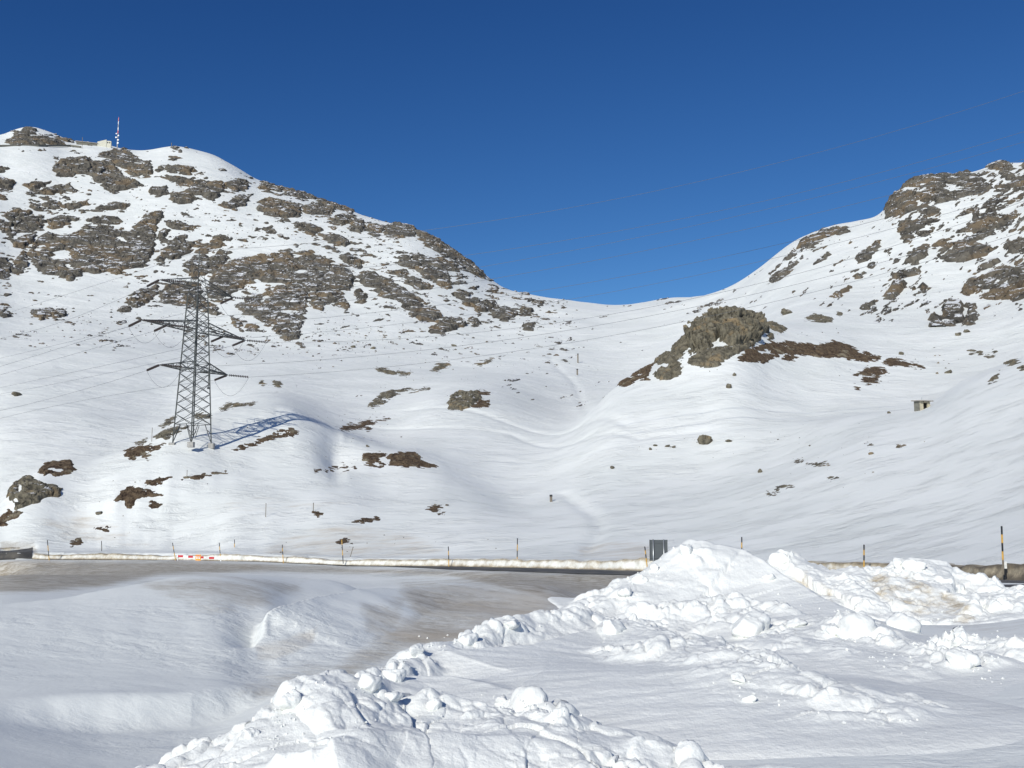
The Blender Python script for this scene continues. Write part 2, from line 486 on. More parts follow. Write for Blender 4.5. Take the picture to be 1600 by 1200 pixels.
# broad middle valley, rising to the saddle
row((520, 680, 232), (520, 650, 275), (540, 620, 330), (600, 690, 225), (620, 655, 275), (700, 690, 222), (700, 655, 268), (680, 607, 300), (735, 608, 304), (790, 614, 300), (735, 637, 283))
row((735, 603, 345), (700, 600, 380), (800, 740, 195), (800, 690, 232), (800, 650, 280), (860, 640, 310), (830, 600, 380), (900, 740, 190), (900, 690, 228), (900, 650, 275), (920, 615, 330))
row((560, 600, 380), (480, 600, 380), (600, 578, 430), (700, 572, 460), (800, 560, 520), (900, 560, 520), (400, 585, 400), (350, 600, 370))
row((800, 530, 620), (900, 525, 640), (850, 500, 780), (950, 500, 800), (1040, 500, 800), (950, 530, 640))
crest((800, 457, 960), (830, 463, 960), (870, 470, 965), (900, 475, 980), (930, 480, 1000), (972, 482, 1000), (1000, 478, 1000), (1030, 473, 990), (1060, 470, 980), (1110, 471, 930), (1130, 464, 880), (1160, 453, 850), (1200, 416, 800), (1225, 395, 785), (1250, 376, 770), (1300, 357, 760), (1345, 350, 755), (1377, 346, 750), (1388, 325, 735), (1404, 297, 735), (1440, 279, 740), (1490, 275, 740), (1522, 271, 745), (1560, 257, 760), (1600, 257, 760), (1750, 240, 760), step=11)
# valley on the left beyond the foreground hill (bluish smooth snow)
row((0, 700, 265), (60, 660, 300), (130, 660, 300), (200, 640, 320), (0, 640, 320), (80, 620, 345), (200, 600, 375), (150, 650, 300), (0, 590, 400), (100, 580, 420), (200, 570, 440), (300, 600, 380), (-200, 640, 320))
row((0, 545, 500), (120, 530, 540), (250, 540, 520), (350, 545, 520), (450, 555, 500), (550, 555, 510), (650, 545, 560), (740, 540, 590))
row((0, 500, 620), (100, 495, 650), (200, 490, 680), (300, 485, 700), (380, 500, 650), (450, 531, 575), (560, 510, 640), (680, 525, 620), (760, 505, 720), (-200, 480, 640))
# left mountain
row((0, 440, 780), (80, 430, 800), (170, 428, 810), (240, 420, 820), (0, 400, 850), (100, 365, 890), (200, 355, 910), (250, 335, 960), (60, 335, 960))
row((320, 460, 750), (320, 400, 850), (400, 440, 760), (430, 395, 840), (500, 400, 850), (480, 490, 640), (550, 440, 780), (600, 465, 720), (660, 490, 690), (560, 415, 850))
row((0, 300, 1060), (100, 310, 1030), (200, 315, 1010), (300, 330, 980), (400, 345, 960), (500, 365, 930), (600, 390, 910), (700, 430, 860), (760, 465, 850))
row((100, 275, 1120), (180, 295, 1060), (200, 240, 1190), (300, 270, 1130), (400, 320, 1040), (480, 345, 1010), (600, 360, 1040))
crest((-200, 215, 1350), (0, 213, 1330), (25, 202, 1350), (50, 198.5, 1360), (80, 208, 1340), (110, 221, 1310), (160, 226, 1290), (190, 233, 1270), (225, 238.5, 1290), (250, 233, 1295), (270, 229.5, 1300), (300, 235, 1290), (340, 247, 1270), (380, 271, 1230), (400, 284, 1220), (450, 299, 1190), (520, 320, 1150), (590, 343, 1110), (650, 361, 1080), (700, 385, 1040), (745, 420, 1000), (780, 449, 970), step=11)
# right: slope with the hut
row((1100, 862, 108), (1300, 858, 98), (1500, 850, 88), (1650, 850, 75), (1000, 800, 150), (1100, 800, 142), (1250, 800, 125), (1400, 800, 112), (1600, 790, 98))
row((1000, 740, 185), (1100, 742, 180), (1200, 740, 160), (1300, 740, 148), (1450, 730, 138), (1600, 710, 128), (1200, 692, 205), (1300, 690, 180), (1450, 680, 168), (1600, 650, 158), (1750, 620, 140))
crest((1270, 662, 212), (1330, 651, 208), (1390, 644, 206), (1440, 639, 204), (1462, 629, 206), (1480, 613, 210), (1500, 601, 214), (1540, 585, 220), (1600, 566, 226), (1720, 525, 230), back=1.08, keep=1.0, off=-0.010)
row((1200, 650, 240), (1100, 690, 226), (1000, 690, 222))
# hill with the big outcrop
crest((905, 655, 258), (945, 615, 268), (960, 602, 272), (1000, 577, 280), back=1.15, keep=1.0, off=-0.010)
crest((1020, 565, 284), (1040, 553, 288), (1080, 520, 296), (1110, 503, 302), (1150, 494, 306), back=1.15, keep=1.0, off=-0.028)
row((1165, 494, 306), (1200, 500, 310))
row((1050, 640, 250), (1200, 610, 268), (1120, 590, 276), (1220, 575, 285), (1300, 600, 268), (1300, 570, 290), (1400, 585, 282), (1300, 545, 310), (1420, 560, 310), (1500, 565, 310), (1600, 540, 300))
row((1240, 505, 340), (1300, 515, 350), (1400, 525, 360), (1500, 525, 360), (1600, 510, 360), (1250, 492, 390), (1350, 494, 410), (1450, 500, 400), (1600, 490, 400))
# dip behind the outcrop
# right mountain
row((1160, 485, 620), (1250, 470, 500), (1350, 470, 480), (1450, 470, 460), (1600, 450, 440), (1200, 450, 640), (1300, 420, 600), (1400, 420, 550), (1500, 420, 530), (1600, 400, 520))
row((1300, 385, 680), (1400, 370, 650), (1500, 350, 640), (1600, 330, 640), (1450, 320, 700), (1550, 300, 700))
CP = np.array(CP, float)
caz, ct = ray(CP[:, 0], CP[:, 1]); cr = CP[:, 2]
ex = np.array(EXTRA)
KA = 6.0
# outside the frame: gentle slopes on both sides
out = []
for a in (-1.0, -0.75, 0.72, 1.0):
    for r, t in ((9, -0.27), (18, -0.14), (40, -0.085), (100, -0.05), (200, 0.03), (400, 0.12), (800, 0.24), (1500, 0.27), (3000, 0.05)):
        out.append((a, math.log(r), t))
for a in (-0.5, -0.25, 0.0, 0.25, 0.5):
    out.append((a, math.log(3.0), -0.80)); out.append((a, math.log(1.0), -2.4)); out.append((a, math.log(4000.0), 0.0)); out.append((a, math.log(2200.0), 0.09))
out = np.array(out)
U = np.concatenate([caz, ex[:, 0], out[:, 0]]) * KA
W = np.concatenate([np.log(cr), ex[:, 1], out[:, 1]]) 
T = np.concatenate([ct, ex[:, 2], out[:, 2]])
# blend heights rather than slopes near by: solve for z / (r + 12)
RS = np.exp(W)
Q = T * RS / (RS + 6.0)
def tps_k(d2): return 0.5 * d2 * np.log(d2 + 1e-12)
n = len(U)
K = tps_k((U[:, None] - U[None]) ** 2 + (W[:, None] - W[None]) ** 2)
K[np.diag_indices(n)] += np.concatenate([LAM, np.full(len(ex), 0.04), np.full(len(out), 0.01)])
A = np.zeros((n + 3, n + 3)); A[:n, :n] = K
A[:n, n] = 1; A[:n, n + 1] = U; A[:n, n + 2] = W; A[n:, :n] = A[:n, n:].T
sol = np.linalg.solve(A, np.concatenate([Q, [0, 0, 0]]))
def base_q(az, lr):
    u = (az * KA).ravel(); w = lr.ravel(); out_ = np.empty(u.shape)
    for i in range(0, len(u), 20000):
        s = slice(i, i + 20000)
        k = tps_k((u[s, None] - U[None]) ** 2 + (w[s, None] - W[None]) ** 2)
        out_[s] = k @ sol[:n] + sol[n] + sol[n + 1] * u[s] + sol[n + 2] * w[s]
    return out_.reshape(az.shape)

# grid: rows of distance, columns of azimuth, finest where the camera sees it
def seg(a, b, k): return np.exp(np.linspace(math.log(a), math.log(b), k, endpoint=False))
RR = np.concatenate([seg(1.2, 6, 12), seg(6, 30, 210), seg(30, 140, 170), seg(140, 420, 210), seg(420, 1420, 330), seg(1420, 3600, 25), [3600.0]])
DEN = math.radians(30.5)
AZ = np.linspace(-DEN, DEN, 840)
side = DEN + (math.pi - DEN) * (np.linspace(0, 1, 42)[1:] ** 1.7)
AZ = np.concatenate([-side[::-1], AZ, side])
NR, NC = len(RR), len(AZ)

def upsample_base():
    ri = np.unique(np.concatenate([np.arange(0, NR, 4), [NR - 1]])); ci = np.unique(np.concatenate([np.arange(0, NC, 4), [NC - 1]]))
    azc = np.clip(AZ[ci], -1.0, 1.0)
    q = base_q(np.broadcast_to(azc, (len(ri), len(ci))), np.broadcast_to(np.log(RR[ri])[:, None], (len(ri), len(ci))))
    def cubic(xn, x, y):           # along axis 0, Catmull-Rom on a non-uniform knot row
        m = np.gradient(y, x, axis=0)
        k = np.clip(np.searchsorted(x, xn, side='right') - 1, 0, len(x) - 2)
        h = (x[k + 1] - x[k]).reshape(-1, 1); t = ((xn - x[k])).reshape(-1, 1) / h
        return ((2 * t ** 3 - 3 * t ** 2 + 1) * y[k] + (t ** 3 - 2 * t ** 2 + t) * h * m[k] +
                (-2 * t ** 3 + 3 * t ** 2) * y[k + 1] + (t ** 3 - t ** 2) * h * m[k + 1])
    q = cubic(np.log(RR), np.log(RR[ri]), q)
    q = cubic(AZ, AZ[ci], q.T).T
    return q
Qg = upsample_base()
AZg = np.broadcast_to(AZ, (NR, NC)); RG = np.broadcast_to(RR[:, None], (NR, NC))
Zg = Qg * (RG + 6.0)
# beyond the two sides of the frame everything becomes a plain snowy slope
wout = sstep(0.75, 1.3, np.abs(AZg))
zplain = -2.4 - 0.03 * RG + 0.10 * np.maximum(RG - 150, 0) - 0.10 * np.maximum(RG - 2500, 0)
Zg = Zg * (1 - wout) + zplain * wout
Xg, Yg = RG * np.sin(AZg), RG * np.cos(AZg)
ZBASE = Zg.copy()

def plan(px, py, r):
    a, t = ray(px, py); return (float(r * math.sin(a)), float(r * math.cos(a)), float(r * t))
def row_at(r): return np.interp(np.log(r), np.log(RR), np.arange(NR))
def bil(G, ri, ci):
    r0 = np.clip(np.floor(ri).astype(int), 0, NR - 2); c0 = np.clip(np.floor(ci).astype(int), 0, NC - 2)
    fr, fc = ri - r0, ci - c0
    return (G[r0, c0] * (1 - fr) * (1 - fc) + G[r0, c0 + 1] * (1 - fr) * fc + G[r0 + 1, c0] * fr * (1 - fc) + G[r0 + 1, c0 + 1] * fr * fc)
def col_of(az): return np.interp(az, AZ, np.arange(NC))
def height_at(x, y, G=None):
    r = np.hypot(x, y); return bil(Zg if G is None else G, row_at(np.maximum(r, 1.3)), col_of(np.arctan2(x, y)))
def spot(px, py, rmin=7.0, rmax=3000.0, G=None):
    """first point of the ground met by the line of sight through a point of the photograph"""
    a, t = ray(px, py); a, t = float(a), float(t)
    rr = RR[(RR >= rmin) & (RR <= rmax)]
    z = bil(Zg if G is None else G, row_at(rr), np.full(rr.shape, float(col_of(a))))
    s = z / rr - t
    k = int(np.argmax(s >= 0))
    if not (s >= 0).any(): k = int(np.argmax(s)); r = rr[k]; zz = z[k]
    elif k == 0: r, zz = rr[0], z[0]
    else:
        f = -s[k - 1] / (s[k] - s[k - 1] + 1e-12); r = rr[k - 1] + f * (rr[k] - rr[k - 1]); zz = z[k - 1] + f * (z[k] - z[k - 1])
    return Vector((r * math.sin(a), r * math.cos(a), float(zz)))

# long-wave and short-wave relief of wind-packed snow
az_l = np.abs(AZg) < 0.6
def relief():
    out = np.zeros_like(Zg)
    pm = sstep(-0.3, 0.5, noise2(Xg / (RG * 0.25 + 5) + 4, Yg / (RG * 0.12 + 4), 12)) * 1.6
    c, s = math.cos(0.42), math.sin(0.42)
    xr, yr = Xg * c + Yg * s, -Xg * s + Yg * c
    for lam, amp, an in ((140, 2.2, 1.0), (62, 1.5, 0.8), (27, 0.5, 0.75), (11, 0.2, 0.6), (4.5, 0.075, 0.45), (1.9, 0.034, 0.4), (0.8, 0.014, 0.4)):
        sp = np.maximum(RG * 0.0013, np.gradient(RR)[:, None])
        fade = sstep(1.0, 3.0, lam / (sp * 2.0))
        near = sstep(lam * 0.55, lam * 2.2, RG)
        nn = noise2(xr / lam * an + 3.1 * lam, yr / lam - 1.7 * lam, int(lam * 7))
        out += amp * nn * fade * near * (0.35 + 0.65 * pm if lam < 20 else 1.0)
    return out
REL = relief()
flat_road = np.exp(-((RG - 100) / 60.0) ** 2)
Zg = Zg + REL * (1 - 0.6 * flat_road) * (1 - 0.4 * sstep(900, 1000, RG) * 0)

# steps in the near snow: (polyline of picture points with distance), height, width, decay on the low side
def step_feature(pts, h, wid, dec, edge=0.0):
    global Zg
    P = [plan(*p)[:2] for p in pts]
    m = (RG > 8) & (RG < 70) & (np.abs(AZg) < 0.6)
    x, y = Xg[m], Yg[m]
    w = noise2(x * 0.5, y * 0.5, 5) * 0.18 + noise2(x * 3, y * 3, 6) * 0.03
    azp = np.array([math.atan2(q[0], q[1]) for q in P]); rp = np.array([math.hypot(*q) for q in P])
    sdist = RG[m] - np.interp(AZg[m], azp, rp) + w
    u_ = (AZg[m] - azp[0]) / (azp[-1] - azp[0])
    ends = sstep(0.0, 0.5, u_) * (1 - sstep(0.72, 1.0, u_))
    low = -sdist
    z = -h * sstep(-0.02, wid, low) * np.exp(-np.maximum(low - wid, 0) / dec) + edge * np.exp(-(sdist / 0.5) ** 2)
    Zg[m] += z * ends
# cornice of the ploughed cut in the middle, and the bright rim on the left
step_feature([(-160, 1102, 13.1), (0, 1096, 13.2), (130, 1092, 13.3), (220, 1088, 13.4), (300, 1081, 13.55), (350, 1074, 13.8), (395, 1065, 14.1), (435, 1054, 14.5), (480, 1040, 15.0)], 0.32, 0.7, 2.8, 0.02)
# the lip of the drift further left, where the gravel begins

# trodden and skied trails
for tr, dep in (([(880, 770), (905, 788), (930, 806), (938, 826), (925, 846), (915, 862)], 0.35), ([(560, 662), (700, 668), (800, 678), (900, 690), (1000, 684), (1100, 672)], 0.4), ([(640, 640), (780, 655), (900, 668), (980, 664)], 0.4), ([(940, 640), (900, 600), (860, 560), (880, 530)], 0.5)):
    T_ = [spot(x, y, 90, 900) for x, y in tr]
    mk_ = (RG > 90) & (RG < 700) & (np.abs(AZg) < 0.3)
    d_, p_, s_ = poly_dist(Xg[mk_], Yg[mk_], [(q.x, q.y) for q in T_])
    wd2 = 0.9 + RG[mk_] * 0.003
    Zg[mk_] -= dep * np.exp(-(d_ / wd2) ** 2)
# the wind-carved lip of snow left of the middle: bright face towards us, sharp edge
LIP = [plan(*p)[:2] for p in ((396, 1024, 17.5), (412, 1014, 17.9), (440, 1003, 18.4), (480, 985, 19.4), (520, 966, 20.5), (565, 945, 22.0), (620, 930, 24), (700, 917, 27), (760, 915, 29))]
m_ = (RG > 12) & (RG < 40) & (np.abs(AZg) < 0.5)
x_, y_ = Xg[m_], Yg[m_]
d_, p_, s_ = poly_dist(x_ + 0.10 * noise2(x_ * 1.3, y_ * 1.3, 3), y_ + 0.25 * noise2(x_ * 1.3, y_ * 1.3, 4) + 0.06 * noise2(x_ * 5, y_ * 5, 5), LIP)
azl = np.array([math.atan2(q[0], q[1]) for q in LIP]); rl = np.array([math.hypot(*q) for q in LIP])
fr_ = sstep(-0.25, 0.25, RG[m_] - np.interp(AZg[m_], azl, rl))
wd_ = 1.7 + (0.5 - 1.7) * fr_
hh_ = np.interp(p_, [0, 1, 2, 3, 4, 5, 6, 7, 8], [0.26, 0.46, 0.50, 0.48, 0.42, 0.34, 0.22, 0.08, 0.0])
hh_ = hh_ * sstep(azl[0] - 0.004 - 0.05 * sstep(0.3, 1.2, np.interp(AZg[m_], azl, rl) - RG[m_]), azl[0] + 0.012, AZg[m_])
Zg[m_] += hh_ * (1 - np.clip(d_ / wd_, 0, 1)) ** 1.15

# road bed
ROADP = [plan(*p) for p in WALL]
ROADP = [(45.0, 8.0, ROADP[0][2] + 1.6), (39.5, 28.0, ROADP[0][2] + 0.9)] + ROADP
rd, rpar, rsd = poly_dist(Xg, Yg, ROADP)
rz = np.interp(rpar, np.arange(len(ROADP)), [p[2] for p in ROADP])
# the camera is on the left of the line (it runs away to the left)
cam_side = rsd > 0
roadw = np.interp(rpar, [0, 6, 8, 9.5, 11, 14], [7.5, 7.5, 7.0, 3.0, 1.8, 1.8])
inband = np.where(cam_side, 1 - sstep(roadw, roadw + 5, rd), 1 - sstep(0.6, 1.6, rd)) * ((RG > 6) & (RG < 190) & (np.abs(AZg) < 1.2))
Zg = Zg * (1 - inband) + (rz - 0.02) * inband
# flat ground where the side road leaves
a52 = float(ray(52, 870)[0])
sflat = (1 - sstep(a52 - 0.004, a52 + 0.004, AZg)) * sstep(148, 152, RG) * (1 - sstep(163.0, 165.0, RG)) * (AZg > -0.9)
zs_ = ROADP[-1][2] + 0.45 * sstep(150, 163, RG)
Zg = Zg * (1 - sflat) + zs_ * sflat
Zg = Zg - 0.0
# top of the bank: ground beyond is a step higher
bank_h = 0.95
beyond = (~cam_side) & (RG > 10) & (RG < 230) & (np.abs(AZg) < 0.9)
lift = np.where(beyond, np.maximum(rz + bank_h - 0.12 - Zg, 0) * sstep(0.9, 2.2, rd) * (1 - sstep(3.0, 22, rd)), 0)
Zg = Zg + lift
# side road opening at the far left: low asphalt strip
la = plan(52, 872, 158)
PXg, PYg = project(Xg, Yg, Zg)

# ---- dirt of the road works (places measured in the photograph, stored on the ground itself)
def soft(poly, band, soft_px):
    m = (RG > band[0]) & (RG < band[1]) & (np.abs(AZg) < 0.56)
    o = np.zeros_like(Zg)
    o[m] = sstep(-soft_px, soft_px, poly_sdf(PXg[m], PYg[m], poly))
    return o
NR_B = (12, 175)
dirt = np.zeros_like(Zg)
def put(poly, val, band=NR_B, s=14):
    global dirt
    dirt = np.maximum(dirt, soft(poly, band, s) * val)
put([(-300, 875), (60, 874), (250, 876), (420, 880), (560, 887), (760, 892), (1000, 895), (1100, 895), (1100, 912), (960, 925), (900, 948), (700, 900), (420, 893), (250, 900), (150, 918), (60, 925), (-300, 930)], 1.0, s=10)
put([(620, 905), (800, 895), (1000, 900), (960, 915), (900, 950), (800, 985), (700, 1010), (640, 1020), (560, 1060), (480, 1075), (560, 1010), (640, 960)], 0.62, s=22)
put([(200, 905), (330, 900), (480, 905), (470, 925), (400, 955), (320, 965), (260, 940)], 0.55, s=16)
put([(330, 1085), (480, 1030), (560, 1040), (470, 1085), (400, 1110)], 0.45, s=34)
put([(560, 940), (640, 930), (620, 1000), (570, 990)], 0.5, s=14)
put([(1420, 965), (1700, 960), (1700, 1010), (1480, 990)], 0.35, s=12)
put([(1000, 878), (1700, 888), (1700, 880), (1000, 873)], 0.25, band=(50, 130), s=4)
put([(0, 846), (55, 842), (60, 868), (0, 862)], 0.6, band=(100, 240), s=5)
# traffic-grey snow on both sides of the road
stain = np.zeros_like(Zg)
def puts(poly, val, band=(60, 230), s=14):
    global stain
    stain = np.maximum(stain, soft(poly, band, s) * val)
puts([(40, 810), (120, 790), (200, 830), (260, 860), (100, 850)], 0.45)
puts([(400, 865), (440, 835), (520, 815), (640, 830), (700, 860), (700, 872), (400, 875)], 0.5)
puts([(280, 790), (400, 770), (560, 780), (540, 800), (380, 805)], 0.35)
puts([(900, 850), (980, 840), (1080, 865), (1040, 880), (900, 875)], 0.5, s=10)
puts([(560, 860), (900, 866), (1000, 880), (560, 880)], 0.35, s=8)
puts([(560, 960), (700, 915), (900, 905), (960, 925), (820, 985), (640, 1030)], 0.45, band=(14, 60), s=30)
puts([(395, 1005), (430, 1000), (500, 975), (490, 1010), (430, 1035), (400, 1035)], 0.5, band=(12, 40), s=8)
dirt *= 1 - 0.0 * stain

NORM = None
def build_terrain():
    P = np.stack([Xg, Yg, Zg], 2)
    nor = grid_normals(P)
    C = (NC - 840) // 2
    rows = np.broadcast_to(np.arange(NR - 1)[:, None], (NR - 1, NC - 1)); cols = np.broadcast_to(np.arange(NC - 1), (NR - 1, NC - 1))
    rc = RG[:-1, :-1]; px = PXg[:-1, :-1]
    lim_l = np.interp(px, [0, 300, 450, 600, 760, 870], [560, 600, 540, 590, 700, 800])
    left = (rc > lim_l) & (px < 880) & (cols < NC // 2 + 60)
    right = (rc > np.interp(px, [1140, 1250, 1450, 1600], [800, 440, 420, 410])) & (px > 1140) & (cols > NC // 2)
    rest = ~(left | right)
    at = {"dirt": dirt, "stain": stain}
    o = grid_object("snow_ground", P, rest, M_SNOW, attrs=at, normals=nor); tag(o, kind="structure")
    o1 = grid_object("mountain_left", P, left, M_SNOW, attrs=at, normals=nor); tag(o1, kind="structure")
    o2 = grid_object("mountain_right", P, right, M_SNOW, attrs=at, normals=nor); tag(o2, kind="structure")
    return nor, o, o1, o2
NORM, O_GROUND, O_ML, O_MR = build_terrain()
# ------------------------------------------------------------------ rock standing out of the snow
def sub_patch(px0, px1, py0, py1, band, fu=2.0, fv=2.0, pad=8):
    """a finer piece of the terrain grid that covers what the camera sees in this part of the picture"""
    m = (PXg > px0 - pad) & (PXg < px1 + pad) & (PYg > py0 - pad) & (PYg < py1 + pad) & (RG > band[0]) & (RG < band[1]) & (np.abs(AZg) < 0.62)
    if not m.any(): return None
    rr, cc = np.where(m)
    r0, r1, c0, c1 = rr.min(), rr.max() + 1, cc.min(), cc.max() + 1
    r1 = min(r1, NR - 1); c1 = min(c1, NC - 1)
    nr = max(4, int((r1 - r0) * fv) + 1); nc = max(4, int((c1 - c0) * fu) + 1)
    RI, CI = np.meshgrid(np.linspace(r0, r1, nr), np.linspace(c0, c1, nc), indexing='ij')
    P = np.stack([bil(Xg, RI, CI), bil(Yg, RI, CI), bil(Zg, RI, CI)], 2)
    Nn = np.stack([bil(NORM[..., k], RI, CI) for k in range(3)], 2)
    px, py = project(P[..., 0], P[..., 1], P[..., 2])
    return P, Nn, px, py

def crag(P, s, seed, ck=0.45):
    """blocky, jointed relief of frost-split rock, 0..1; s = size of a block in metres"""
    x, y, z = P[..., 0] / s, P[..., 1] / s, P[..., 2] / s
    a = 0.45
    x2, z2 = x * math.cos(a) - z * math.sin(a), (x * math.sin(a) + z * math.cos(a)) * 1.7      # inclined strata
    wx = noise3(x * 0.7, y * 0.7, z * 0.7, seed) * 0.5
    f1, f2, cv = worley3(x2 * 0.6 + wx, y * 0.6, z2 * 0.6, seed)
    g1, g2, cw = worley3(x2 * 1.6, y * 1.6 + wx, z2 * 1.6, seed + 5)
    h = 0.55 * cv + 0.25 * cw + 0.22 * noise3(x * 3.1, y * 3.1, z * 3.1, seed + 9)
    h -= ck * (1 - sstep(0.0, 0.13, f2 - f1)) + 0.35 * ck * (1 - sstep(0.0, 0.14, g2 - g1))
    return h

def warp(px, py, P, amt, seed, s):
    x, y, z = P[..., 0] / s, P[..., 1] / s, P[..., 2] / s
    wx = noise3(x, y, z * 1.5, seed) + 0.5 * noise3(x * 2.3, y * 2.3, z * 3, seed + 1) + 0.3 * noise3(x * 5, y * 5, z * 6, seed + 2)
    wy = noise3(x + 7, y, z * 1.5, seed + 3) + 0.5 * noise3(x * 2.3, y + 5, z * 3, seed + 4) + 0.3 * noise3(x * 5, y * 5 + 3, z * 6, seed + 5)
    return px + wx * amt * 1.3, py + wy * amt * 0.8

def rock_piece(name, polys, band, mtl, parent=None, amp=1.0, holes=(), seed=1, wamt=3.0, fu=2.0, fv=2.0, rise=1.0, bias=0.0, block=None, cull=0.35, hk=1.5, sns=15.0):
    """polys: outlines in the photograph; the rock is raised out of the snow slope there.
    amp: relief in picture pixels at that distance"""
    xs = [p[0] for q in polys for p in q]; ys = [p[1] for q in polys for p in q]
    sp = sub_patch(min(xs), max(xs), min(ys), max(ys), band, fu, fv)
    if sp is None: return None
    P, Nn, px, py = sp
    dist = float(np.median(np.hypot(P[..., 0], P[..., 1])))
    mpp = dist / F                                                  # metres in one pixel of the photograph
    wxp, wyp = warp(px, py, P, wamt, seed, 14 * mpp)
    sd = np.full(px.shape, -99.0)
    for q in polys: sd = np.maximum(sd, poly_sdf(wxp, wyp, q))
    sd = sd + bias
    for (hx, hy, rx, ry) in holes:
        hd = (np.sqrt(((wxp - hx) / rx) ** 2 + ((wyp - hy) / ry) ** 2) - 1) * min(rx, ry)
        sd = np.minimum(sd, hd)
    s = (block or 21) * mpp
    h = crag(P, s, seed, 0.85 if hk > 3 else 0.45)
    # little tongues of snow break the rock up, more of them near its edges
    sn = noise3((P[..., 0] + 1.2 * P[..., 2]) / (sns * mpp), P[..., 1] / (sns * mpp), P[..., 2] / (sns * 0.27 * mpp), seed + 51)
    prof = np.clip(sd / 3.0, -1.5, 1.0) + 0.25 * np.clip(sd / 12.0, 0, 1)
    off = prof * rise + (h - 0.1) * hk * np.clip((sd + 2) / 4, 0, 1) + sn * 0.95 * np.clip(1.3 - sd / 22.0, 0.5, 1)
    off = np.maximum(off, -0.6) * amp * mpp * 2.2
    V = P + Nn * off[..., None]
    lim = -cull * amp * mpp
    o4 = np.maximum(np.maximum(off[:-1, :-1], off[1:, :-1]), np.maximum(off[:-1, 1:], off[1:, 1:]))
    keep = o4 > lim
    if keep.sum() < 3: return None
    return grid_object(name, V, keep, mtl, parent=parent, smooth=False)

